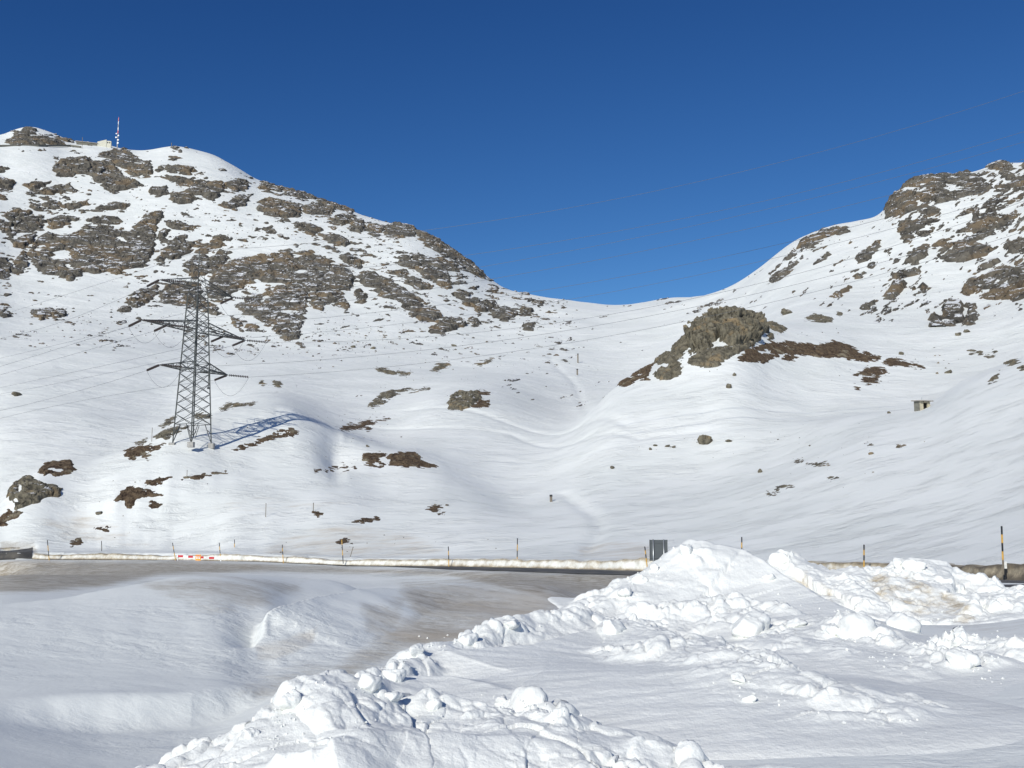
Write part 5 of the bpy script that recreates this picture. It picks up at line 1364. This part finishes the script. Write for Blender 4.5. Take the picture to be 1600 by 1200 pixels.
def ar1(r_):
    c, s, _ = ARE[r_.choice(len(ARE), p=wts)]
    return c[0] + r_.normal() * s[0] * 0.6, c[1] + r_.normal() * s[1] * 0.6
stones("scree", 900, ar1, 3, 1.3, 5.5, (330, 1400), M_ROCK_FAR, "", parent=O_ML)
AR2 = [((1030, 697), (60, 10)), ((1350, 590), (60, 20)), ((1300, 720), (90, 40)), ((620, 600), (160, 40)), ((560, 700), (110, 40)), ((1450, 560), (80, 20)), ((1250, 690), (120, 30)), ((1100, 560), (70, 50)), ((230, 780), (80, 50)), ((560, 640), (100, 40)), ((1200, 520), (120, 14)), ((600, 850), (200, 18))]
def ar2(r_):
    c, s = AR2[r_.integers(len(AR2))]; return c[0] + r_.normal() * s[0] * 0.5, c[1] + r_.normal() * s[1] * 0.5
stones("strewn_stones", 200, ar2, 9, 1.2, 4.5, (100, 700), M_ROCK_NEAR, "little stones poking out of the snow all over the nearer slopes")

# ------------------------------------------------------------------ pylon
M_STEEL = simple("galvanised_steel", (0.085, 0.09, 0.085), 0.55, 0.5, 0.2, 1.0)
M_INS = simple("brown_insulator_glass", (0.07, 0.055, 0.05), 0.3)
M_WIRE = simple("weathered_conductor", (0.16, 0.17, 0.18), 0.5, 0.4)
M_CONC = simple("concrete", (0.34, 0.33, 0.31), 0.85, 0, 0.2, 3)
PB = spot(300, 694, 150, 300)
R0 = math.hypot(PB.x, PB.y)
PH = R0 / F * 294                       # real height
m1 = R0 / F                             # metres to one photograph pixel at the pylon
AXA = math.radians(60)             # direction of the cross arms in plan
ux = Vector((math.cos(AXA), math.sin(AXA), 0)); uy = Vector((-math.sin(AXA), math.cos(AXA), 0))
pyl = empty("transmission_pylon", PB, 0, "tall grey steel lattice power pylon with three tiers of cross arms on the left hill", "pylon")
def HW(h):                              # half width of the square shaft at height h (fraction)
    pts = [(0, 27.5 / 1.40), (0.76, 14.5 / 1.40), (0.84, 9.5 / 1.40), (0.92, 6.0 / 1.4), (1.0, 0.3)]
    return np.interp(h, [p[0] for p in pts], [p[1] for p in pts]) * m1
def corner_pt(i, h):
    sx, sy = ((1, 1), (1, -1), (-1, -1), (-1, 1))[i]
    w = HW(h); return ux * (sx * w) + uy * (sy * w) + Vector((0, 0, h * PH))
def bars(name, segs, w, mtl=M_STEEL, parent=pyl):
    b = MB()
    for a, c in segs: b.bar(a, c, w)
    return b.build(name, mtl, parent)
for i in range(4):                       # four legs
    hs = [-0.02, 0.76, 0.86, 0.93, 1.0]
    b = MB()
    for a_, c_, w_ in zip(hs[:-1], hs[1:], (0.22, 0.11, 0.07, 0.05)): b.bar(corner_pt(i, a_), corner_pt(i, c_), w_)
    b.build("leg", M_STEEL, pyl)
lev = [0.10]
while lev[-1] < 0.90: lev.append(lev[-1] + (0.052 if lev[-1] < 0.5 else 0.044) * (1.0 if lev[-1] < 0.76 else 0.8))
for i in range(4):                       # lattice of each face
    j = (i + 1) % 4; s = []
    mid = (corner_pt(i, 0.10) + corner_pt(j, 0.10)) / 2
    s += [(corner_pt(i, 0), mid + (corner_pt(i, 0.1) - mid) * 0.35), (corner_pt(j, 0), mid + (corner_pt(j, 0.1) - mid) * 0.35), (corner_pt(i, 0.10), corner_pt(j, 0.10))]
    s += [(corner_pt(i, 0.05), mid + (corner_pt(i, 0.1) - mid) * 0.67 + Vector((0, 0, -0.03 * PH))), (corner_pt(j, 0.05), mid + (corner_pt(j, 0.1) - mid) * 0.67 + Vector((0, 0, -0.03 * PH)))]
    for a, b in zip(lev[:-1], lev[1:]):
        s += [(corner_pt(i, a), corner_pt(j, b)), (corner_pt(j, a), corner_pt(i, b))]
    b = MB()
    s += [(corner_pt(i, h), corner_pt(j, h)) for h in (0.375, 0.415, 0.562, 0.625, 0.776)]
    for q, (a, c) in enumerate(s): b.bar(a, c, 0.085 if (a.z + c.z) / 2 < 0.78 * PH else 0.035)
    b.build("bracing", M_STEEL, pyl)
bars("peak_rod", [(Vector((0, 0, 0.93 * PH)), Vector((0, 0, 1.0 * PH)))], 0.16)
def arm(side, h0, h1, L, drop=0.0):
    """a cross arm: four chords running to one tip"""
    tip = ux * (side * L) + Vector((0, 0, h0 * PH + drop)); s = []; thin = []
    A = [corner_pt(i, h0) for i in ((0, 1) if side > 0 else (3, 2))]; Bt = [corner_pt(i, h1) for i in ((0, 1) if side > 0 else (3, 2))]
    for a in A: s.append((a, tip))
    for b in Bt: s.append((b, tip))
    nseg = max(4, int(L / 1.6))
    for q in range(nseg):
        t0, t1 = q / nseg, (q + 1) / nseg
        la = [a.lerp(tip, t0) for a in A]; lb = [a.lerp(tip, t1) for a in A]; ua = [b.lerp(tip, t0) for b in Bt]; ub = [b.lerp(tip, t1) for b in Bt]
        thin += [(la[0], lb[1]) if q % 2 else (la[1], lb[0]), (la[0], la[1]), (ua[0], ub[1]) if q % 2 else (ua[1], ub[0])]
        for z in (0, 1): thin += [(la[z], ub[z]) if q % 2 else (ua[z], lb[z]), (la[z], ua[z])]
    o = bars("cross_arm", s, 0.11 if h0 > 0.7 else 0.17); bars("bracing", thin, 0.04 if h0 > 0.7 else 0.065, parent=o)
    return tip
# the wires' course: towards the right (and nearer), towards the left (a little further)
ER = Vector((92.0, 178.0, 0)); EL = Vector((-126.0, 238.0, 0))
dR = (Vector((ER.x, ER.y, 0)) - Vector((PB.x, PB.y, 0))).normalized(); dL = (Vector((EL.x, EL.y, 0)) - Vector((PB.x, PB.y, 0))).normalized()
nR = Vector((-dR.y, dR.x, 0))
K_ = 1.0 / math.cos(AXA - math.radians(18.4))
tips = []
LM, LT, LL = 77 * m1 * K_ * 0.98, 54 * m1 * K_, 49 * m1 * K_
for side in (-1, 1):
    t = arm(side, 0.800, 0.855, LT); tips.append((t, 'T', side))
    t = arm(side, 0.582, 0.625, LM); tips.append((t, 'M', side)); tips.append((ux * (side * LM * 0.55) + Vector((0, 0, 0.582 * PH)), 'm', side))
    t = arm(side, 0.378, 0.415, LL); tips.append((t, 'L', side))
def string(a, d, n=11, L=4.3):
    """a string of insulator discs"""
    b = MB(); a = Vector(a); d = d.normalized()
    pts = []; rr = []
    for i in range(n):
        t = 0.5 + (L - 0.8) * i / (n - 1)
        for dt, r in ((-0.10, 0.05), (-0.06, 0.24), (0.05, 0.20), (0.09, 0.05)): pts.append(a + d * (t + dt)); rr.append(r)
    b.tube([a] + pts + [a + d * L], [0.04] + rr + [0.04], 8)
    return b.build("insulator_string", M_INS, pyl, smooth=False), a + d * L
def z_at(px, py, XY):
    """height at which a point above XY is seen at picture height py"""
    r = math.hypot(XY[0], XY[1]); lo, hi = -50, 200
    for _ in range(40):
        mdl = (lo + hi) / 2; _x, y_ = project(np.array(XY[0]), np.array(XY[1]), np.array(mdl))
        if y_ > py: lo = mdl
        else: hi = mdl
    return (lo + hi) / 2
def wire(start, d, ends, label, far):
    """ends: two (fraction of the horizontal course, picture height) knots; a parabola through the three points"""
    s0 = Vector(start); hor = far - Vector((s0.x, s0.y, 0)); hor.z = 0; D = hor.length; hd = hor.normalized()
    S = [0.0]; Zz = [s0.z]
    for (sx, py) in ends:
        # find the distance along the course at which picture x is sx
        lo, hi = 0.0, D * 1.3
        for _ in range(50):
            md = (lo + hi) / 2; q = s0 + hd * md
            x_, _y = project(np.array(q.x), np.array(q.y), np.array(s0.z))
            if (x_ < sx) == (hd.x > 0): lo = md
            else: hi = md
        q = s0 + hd * lo; S.append(lo); Zz.append(z_at(0, py, (q.x, q.y)))
    co = np.polyfit(S, Zz, 2)
    end = S[-1] * (1.25)
    pts = []
    for k_ in range(49):
        t = end * k_ / 48; q = s0 + hd * t; pts.append(Vector((q.x, q.y, float(np.polyval(co, t)))))
    b = MB(); b.tube(pts, 0.027, 4)
    o = b.build("power_line", M_WIRE, None, smooth=True); tag(o, label, "cable", "wires strung from the pylon")
    return (pts[1] - pts[0]).normalized()
RK = {('T', -1): ((1180, 318), (1600, 210)), ('T', 1): ((1180, 332), (1600, 226)), ('M', -1): ((1180, 356), (1600, 253)), ('m', -1): ((1180, 391), (1600, 284)), ('m', 1): ((1180, 411), (1600, 302)), ('M', 1): ((1180, 445), (1600, 319)),
      ('L', -1): ((1180, 460), (1600, 349)), ('L', 1): ((1180, 479), (1600, 366))}
LK = {('T', -1): ((120, 495), (0, 529)), ('T', 1): ((150, 524), (0, 560)), ('M', -1): ((110, 539), (0, 573)), ('m', -1): ((120, 552), (0, 586)), ('m', 1): ((150, 574), (0, 606)), ('M', 1): ((150, 587), (0, 616)),
      ('L', -1): ((130, 609), (0, 642)), ('L', 1): ((150, 622), (0, 654))}
WN = {'T': "top arm of the pylon", 'M': "tip of the pylon's middle arm", 'm': "middle of the pylon's middle arm", 'L': "bottom arm of the pylon"}
for (t, kind, side) in tips:
    sd = "left" if side < 0 else "right"
    loopa = []
    for d, knots, far, wd in ((dR, RK[(kind, side)], ER + nR * 0, "right"), (dL, LK[(kind, side)], EL, "left")):
        off = (t - ux * (t.dot(ux)))
        dd = Vector((d.x, d.y, -0.10 if wd == "right" else -0.16))
        o, e = string(t, dd)
        e = pyl.location + e
        lat = Vector((t.x, t.y, 0)); nn = Vector((-d.y, d.x, 0)); far2 = far + nn * lat.dot(nn) * 0.8
        wire(e, d, knots, "wire running left from the %s side, %s" % (sd, WN[kind]) if wd == "left" else "wire climbing right from the %s side, %s" % (sd, WN[kind]), far2)
        loopa.append(e)
    a, b_ = loopa; pts = []
    for q in range(13):
        f = q / 12; p = a.lerp(b_, f); p.z -= 3.4 * (1 - (2 * f - 1) ** 2); pts.append(p - pyl.location)
    MB().tube(pts, 0.03, 4).build("jumper_cable", M_WIRE, pyl, smooth=True)
top = pyl.location + Vector((0, 0, PH))
wire(top, dR, ((1180, 264), (1600, 147)), "highest thin earth wire climbing to the right from the pylon's peak", ER)
wire(top, dL, ((130, 452), (0, 493)), "thin earth wire running left from the pylon's peak", EL)
b = MB(); b.bar(ux * LL * 0.42 + Vector((0, 0, 0.378 * PH)), ux * LL * 0.42 + Vector((0, 0, 0.30 * PH)), 0.12); b.box(ux * LL * 0.42 + Vector((0, 0, 0.295 * PH)), (0.35, 0.35, 0.35)); b.build("hanging_weight", M_STEEL, pyl)
for i in range(4):
    c = corner_pt(i, 0); bx = MB(); bx.box((c.x, c.y, -0.3), (1.1, 1.1, 1.0)); bx.build("footing", M_CONC, pyl, bevel=0.05)

# ------------------------------------------------------------------ snow poles
M_BLK = simple("black_paint", (0.018, 0.018, 0.02), 0.45)
M_YEL = simple("faded_yellow_paint", (0.62, 0.36, 0.07), 0.5)
M_WOOD = simple("grey_weathered_wood", (0.20, 0.17, 0.13), 0.8)
POLES = [ # base x, base y, top x, top y, distance, sections from the top (b black, y yellow, w bare wood / white)
 (77, 877, 74, 844, 148, "byby", "thin snow pole at the left end of the road bank"),
 (159, 871, 158.5, 845, 158, "bwbw", "dark snow pole on the slope second from the left"),
 (274, 874, 269.5, 848, 140, "bybyy", "leaning snow pole at the left end of the red and white barrier"),
 (345, 876, 342.5, 848, 137, "bybyy", "leaning snow pole at the right end of the red and white barrier"),
 (366, 868, 366.5, 843, 146, "bybw", "snow pole standing up on the bank right of the barrier"),
 (442.5, 877, 441, 851, 130, "bybyy", "black and yellow snow pole between the barrier and the road centre"),
 (536, 876, 534, 843, 124, "ybyb", "snow pole in front of the small dark ground patch"),
 (701.5, 888, 700.5, 854, 113, "bybyy", "snow pole at the road edge left of the visible asphalt"),
 (808, 880, 808.5, 841, 107, "byby", "tall snow pole on the bank above the visible asphalt"),
 (1011, 884, 1007.5, 854, 92, "bybyy", "tilted snow pole just left of the grey sign"),
 (1159, 882, 1159, 839, 86, "bybyy", "snow pole behind the smooth crest of the largest heap"),
 (1350, 892, 1350, 851, 75, "bybyy", "black and yellow snow pole behind the dirty heap"),
 (1567.5, 888, 1565, 822, 63, "bybyw", "tallest snow pole at the right edge with a grey foot"),
]
for (bx_, by_, tx_, ty_, r, sec, lab) in POLES:
    b0 = Vector(plan(bx_, by_, r)); t0 = Vector(plan(tx_, ty_, r)); base = b0 - (t0 - b0).normalized() * 0.35
    root = empty("snow_pole", b0, 0, lab, "snow pole", "striped snow poles along the road")
    n_ = len(sec); rad = 0.05
    for q, ch in enumerate(sec):
        a = t0.lerp(b0, q / n_) - b0; c = (t0.lerp(b0, (q + 1) / n_) if q < n_ - 1 else base) - b0
        MB().tube([a, c], rad, 8).build("band", {'b': M_BLK, 'y': M_YEL, 'w': M_WOOD}[ch], root, smooth=False)
# white marker beside the right pole, thin stakes on the hills
p = Vector(plan(1571, 888, 63.4)); MB().box(p + Vector((0, 0, 0.16)), (0.14, 0.14, 0.42)).box(p + Vector((0, 0, -0.15)), (0.09, 0.09, 0.3))
mk = empty("marker_post", p, 0, "short white marker post beside the tallest snow pole", "post")
M_WPL = simple("white_plastic", (0.75, 0.75, 0.72), 0.5)
MB().box((0, 0, 0.18), (0.15, 0.12, 0.40)).build("cap", M_WPL, mk, bevel=0.02); MB().tube([(0, 0, -0.5), (0, 0, 0.0)], 0.05, 6).build("stem", M_BLK, mk)
for (x, y0, y1, band, w, lab) in [
 (415, 808, 788, (110, 260), .05, "thin dark stake on the snow slope below the pylon hill"), (489.5, 799, 787, (110, 260), .06, "short stake above the dark ground patch in the slope"),
 (292, 745, 736, (120, 300), .05, "small stake on the near crest under the pylon"), (237, 690, 670, (170, 320), .05, "thin stake on the hill left of the pylon"),
 (861, 784, 776, (100, 260), .22, "short post standing in the hollow in the middle"), (903, 567, 554, (300, 900), .35, "upper of two dark posts on the far middle slope"),
 (902, 586, 578, (250, 900), .35, "lower of two dark posts on the far middle slope"), (268, 230, 224, (900, 1500), .4, "tiny summit cross on the second snowy peak"),
 (547, 870, 856, (110, 170), .05, "leaning dark stick on the bank right of a snow pole"), (128, 232, 216, (1000, 1500), .3, "thin rod beside the mountain building")]:
    p = spot(x, y0, *band); h = (y0 - y1) * p.length / F
    root = empty("stake", p, 0, lab, "stake")
    lean = 0.5 if x == 547 else 0.0
    MB().tube([(-lean * 0.2, 0, -0.4), (lean * h * 0.6, 0, h)], w, 6).build("shaft", M_WOOD, root)
    MB().tube([(lean * h * 0.6, 0, h), (lean * h * 0.62, 0, h + w * 1.5)], w * 1.15, 6).build("top", M_BLK, root)

# ------------------------------------------------------------------ barrier with warning plate
M_RED = simple("red_reflective", (0.55, 0.02, 0.03), 0.4)
M_WHT = simple("white_reflective", (0.78, 0.78, 0.76), 0.45)
M_ORG = simple("yellow_orange_plate", (0.80, 0.36, 0.02), 0.5)
a, c = Vector(plan(276, 873, 133.5)), Vector(plan(346, 877, 131.5))
L = (c - a).length; yaw = math.atan2(c.y - a.y, c.x - a.x); pitch = math.asin((c.z - a.z) / L)
bar = empty("road_barrier", a, yaw, "low red and white striped barrier board across the road's left part", "barrier")
sl = (c.z - a.z) / L
cuts = [(276, 0), (278, 1), (286, 0), (294, 1), (301.5, 0), (311, 1), (318, 0), (326.5, 1), (334.5, 0), (346, 0)]
for (xa, red), (xb, _r) in zip(cuts[:-1], cuts[1:]):
    x0, x1 = L * (xa - 276) / 70, L * (xb - 276) / 70
    MB().box(((x0 + x1) / 2, 0, 0.34 + sl * (x0 + x1) / 2), (x1 - x0 - 0.004, 0.05, 0.26)).build("stripe", M_RED if red else M_WHT, bar)
for f in (0.02, 0.98):
    MB().box((L * f, 0.06, 0.1 + sl * L * f), (0.10, 0.06, 0.9)).box((L * f, 0.06, -0.3 + sl * L * f), (0.12, 0.6, 0.08)).build("leg", M_WHT, bar)
wp = Vector(plan(309.5, 877.0, 131.2))
ws = empty("warning_plate", wp, yaw, "yellow orange warning board with two lamps in front of the barrier", "sign")
MB().box((0, 0, 0.36), (0.68, 0.05, 0.90)).build("board", M_ORG, ws, bevel=0.02)
for sx in (-0.14, 0.14):
    MB().box((sx, -0.035, 0.47), (0.17, 0.02, 0.36)).build("lamp_panel", M_WHT, ws)
    MB().tube([(sx, -0.046, 0.55), (sx, -0.06, 0.55)], 0.055, 12).build("lamp", M_RED, ws)
MB().box((0, -0.035, 0.70), (0.62, 0.02, 0.05)).build("frame", M_RED, ws)
MB().box((-0.25, 0.1, 0.0), (0.05, 0.4, 0.08)).box((0.25, 0.1, 0.0), (0.05, 0.4, 0.08)).build("foot", M_BLK, ws)

# ------------------------------------------------------------------ grey sign seen from behind
M_SGN = simple("grey_sign_back", (0.085, 0.098, 0.105), 0.6, 0.1, 0.08, 2)
M_ALU = simple("aluminium_post", (0.42, 0.44, 0.45), 0.4, 0.7, 0.1, 2)
sp_ = Vector(plan(1029.5, 892, 88)); mm = 88.6 / F
sg = empty("road_sign", sp_, math.radians(-4), "grey rectangular road sign seen from behind on two posts", "road sign")
zt, zb = (892 - 845.5) * mm, (892 - 877) * mm; w_ = 26.5 * mm
MB().box((0, 0, (zt + zb) / 2), (w_, 0.05, zt - zb)).build("panel", M_SGN, sg, bevel=0.01)
for sx in (-1, 1):
    MB().box((sx * (w_ / 2 - 0.01), -0.03, (zt + zb) / 2), (0.06, 0.10, zt - zb + 0.02)).build("rim", M_SGN, sg)
    MB().tube([(sx * w_ * 0.30, -0.11, -0.8), (sx * w_ * 0.30, -0.11, zt + 0.04)], 0.06, 10).build("post", M_ALU, sg, smooth=True)
for zz in (zb + 0.25, zt - 0.25):
    MB().box((0, -0.05, zz), (w_ - 0.1, 0.04, 0.07)).build("rail", M_SGN, sg)

# ------------------------------------------------------------------ hut on the ridge
M_HW = simple("hut_pale_wall", (0.42, 0.38, 0.28), 0.85, 0, 0.15, 2)  # front wall, paler and warmer than the other walls
M_HS = simple("dark_grey_wall", (0.16, 0.155, 0.13), 0.9, 0, 0.3, 3)  # darker, greyer tone of the side and back walls
M_HR = simple("hut_roof_sheet", (0.30, 0.28, 0.25), 0.7, 0, 0.2, 2)
M_DK = simple("dark_interior", (0.012, 0.010, 0.010), 0.9)
M_DOOR = simple("dark_red_door", (0.10, 0.025, 0.02), 0.7)
hp = spot(1441, 640, 150, 230); mh = hp.length / F
hut = empty("hut", hp + Vector((0, 0, -0.15)), math.radians(20), "small flat-roofed concrete hut with a dark doorway on the ridge at the right", "hut")
W1, W2, Hh = 17.5 * mh, 13 * mh, 13.0 * mh
# front faces -y in its own axes, long side wall faces -x
MB().box((0, -W2 / 2 + 0.1, Hh * 0.90), (W1, 0.2, Hh * 0.2)).box((-W1 / 2 + W1 * 0.15, -W2 / 2 + 0.1, Hh * 0.36), (W1 * 0.3, 0.2, Hh * 0.88)).box((W1 / 2 - W1 * 0.14, -W2 / 2 + 0.1, Hh * 0.36), (W1 * 0.28, 0.2, Hh * 0.88)).build("front_wall", M_HW, hut)
MB().box((-W1 / 2 + 0.1, 0.1, Hh * 0.46), (0.2, W2 - 0.2, Hh * 1.08)).build("side_wall", M_HS, hut)
MB().box((W1 / 2 - 0.1, 0.1, Hh * 0.46), (0.2, W2 - 0.2, Hh * 1.08)).build("side_wall", M_HS, hut)
MB().box((0, W2 / 2 - 0.1, Hh * 0.46), (W1 - 0.4, 0.2, Hh * 1.08)).build("back_wall", M_HS, hut)
MB().box((0.01, -W2 / 2 + 0.55, Hh * 0.36), (W1 * 0.42, 0.06, Hh * 0.86)).build("doorway_shade", M_DK, hut)  # near-black sheet, paints the shade inside the open doorway
MB().box((-W1 * 0.16, -W2 / 2 + 0.35, Hh * 0.36), (W1 * 0.07, 0.4, Hh * 0.84)).build("door", M_DOOR, hut)
for sx in (-0.2, 0.32):
    MB().box((W1 * sx, -W2 / 2 - 0.02, Hh * 0.93), (W1 * 0.12, 0.06, Hh * 0.1)).build("vent", M_DK, hut)
rf = MB(); rf.box((0, -0.1, Hh * 1.05), (W1 + 0.7, W2 + 0.9, 0.20), Matrix.Rotation(math.radians(4), 3, 'X')); rf.build("roof", M_HR, hut, bevel=0.02)
MB().tube([(0, 0, Hh), (0, 0, Hh + 0.75)], 0.03, 6).build("antenna", M_ALU, hut)

# ------------------------------------------------------------------ mast, station and retaining wall on the mountain
mp_ = spot(183, 233, 900, 1500); km = mp_.length / F
mast = empty("radio_mast", mp_, 0, "slim red and white radio mast on the left mountain", "mast")
Hm = 46 * km; n_ = 10; M_GR = simple("grey_mast_steel", (0.3, 0.31, 0.32), 0.6, 0.3)
for q in range(n_):
    z0, z1 = Hm * q / n_, Hm * (q + 1) / n_; w = np.interp(q, [0, 4, 9], [0.42, 0.36, 0.2]); s = MB()
    for sx in (-1, 1):
        for sy in (-1, 1):
            s.bar((sx * w, sy * w, z0 - (2 if q == 0 else 0)), (sx * w, sy * w, z1), 0.15)
        s.bar((sx * w, -w, z0), (sx * w, w, z1), 0.12)
    s.bar((-w, -w, z0), (w, -w, z1), 0.12); s.bar((w, -w, z0), (-w, -w, z1), 0.2); s.bar((-w, w, z0), (w, w, z1), 0.2)
    s.build("mast_section", (M_GR if q < 5 or q == 7 else (M_RED if q % 2 else M_WHT)), mast)
for zf_, sx, r_ in ((0.28, 1.1, 1.0), (0.36, -1.1, 0.9), (0.42, 1.2, 0.9), (0.18, 1.0, 1.1), (0.48, -1.0, 0.7)):
    MB().tube([(sx * 1.1, -1.0, Hm * zf_), (sx * 1.15, -1.9, Hm * zf_)], [r_ * 0.5, r_], 10).build("dish", M_WHT, mast)
MB().tube([(0, 0, Hm), (0, 0, Hm + 1.5 * km)], 0.18, 6).build("tip_antenna", M_RED, mast)
sb = spot(162, 229, 900, 1500); k1 = sb.length / F
st = empty("mountain_station", sb, math.radians(12), "pale block-shaped building with a long dark annex on the mountain shoulder", "building")
M_PW = simple("pale_station_wall", (0.60, 0.58, 0.48), 0.8, 0, 0.08, 0.3)
b = MB(); b.add([(-8 * k1, -3 * k1, -3 * k1), (4 * k1, -3 * k1, -3 * k1), (4 * k1, 3 * k1, -3 * k1), (-8 * k1, 3 * k1, -3 * k1), (-8 * k1, -3 * k1, 5.5 * k1), (4 * k1, -3 * k1, 9.5 * k1), (4 * k1, 3 * k1, 9.5 * k1), (-8 * k1, 3 * k1, 5.5 * k1)],
                [(0, 1, 5, 4), (1, 2, 6, 5), (2, 3, 7, 6), (3, 0, 4, 7), (4, 5, 6, 7), (3, 2, 1, 0)]); b.build("wall", M_PW, st)
MB().box((7 * k1, 0, 2.4 * k1), (6 * k1 - 0.02, 5 * k1, 11 * k1)).build("tower", M_PW, st)
for wx_ in (5.6, 8.2):
    MB().box((wx_ * k1, -2.56 * k1, 5.4 * k1), (1.3 * k1, 0.2 * k1, 1.8 * k1)).build("window", M_DK, st)
MB().box((-22 * k1, 0, 1.2 * k1), (27 * k1, 6 * k1, 3.6 * k1), Matrix.Rotation(math.radians(2.5), 3, 'Y')).build("annex", M_HS, st)
MB().box((-22 * k1, 0, 3.5 * k1), (30 * k1, 8 * k1, 0.9 * k1), Matrix.Rotation(math.radians(2.5), 3, 'Y')).build("annex_roof", M_HR, st)
# retaining wall of the track along the summit
rw = []
for (x, y) in ((-60, 229), (0, 228), (60, 227.5), (110, 227.5), (130, 230)):
    rw.append(spot(x, y + 1.5, 900, 1500))
pts = []
for a_, c_ in zip(rw[:-1], rw[1:]):
    for t in np.linspace(0, 1, 6, endpoint=False): pts.append(a_.lerp(c_, t))
b = MB()
for a_, c_ in zip(pts[:-1], pts[1:]): b.bar(a_ + Vector((0, -0.5, 1.0)), c_ + Vector((0, -0.5, 1.0)), 1.2, 1.9)
o = b.build("retaining_wall", M_HS); tag(o, "long low dark wall of a track running under the left summit", "wall")
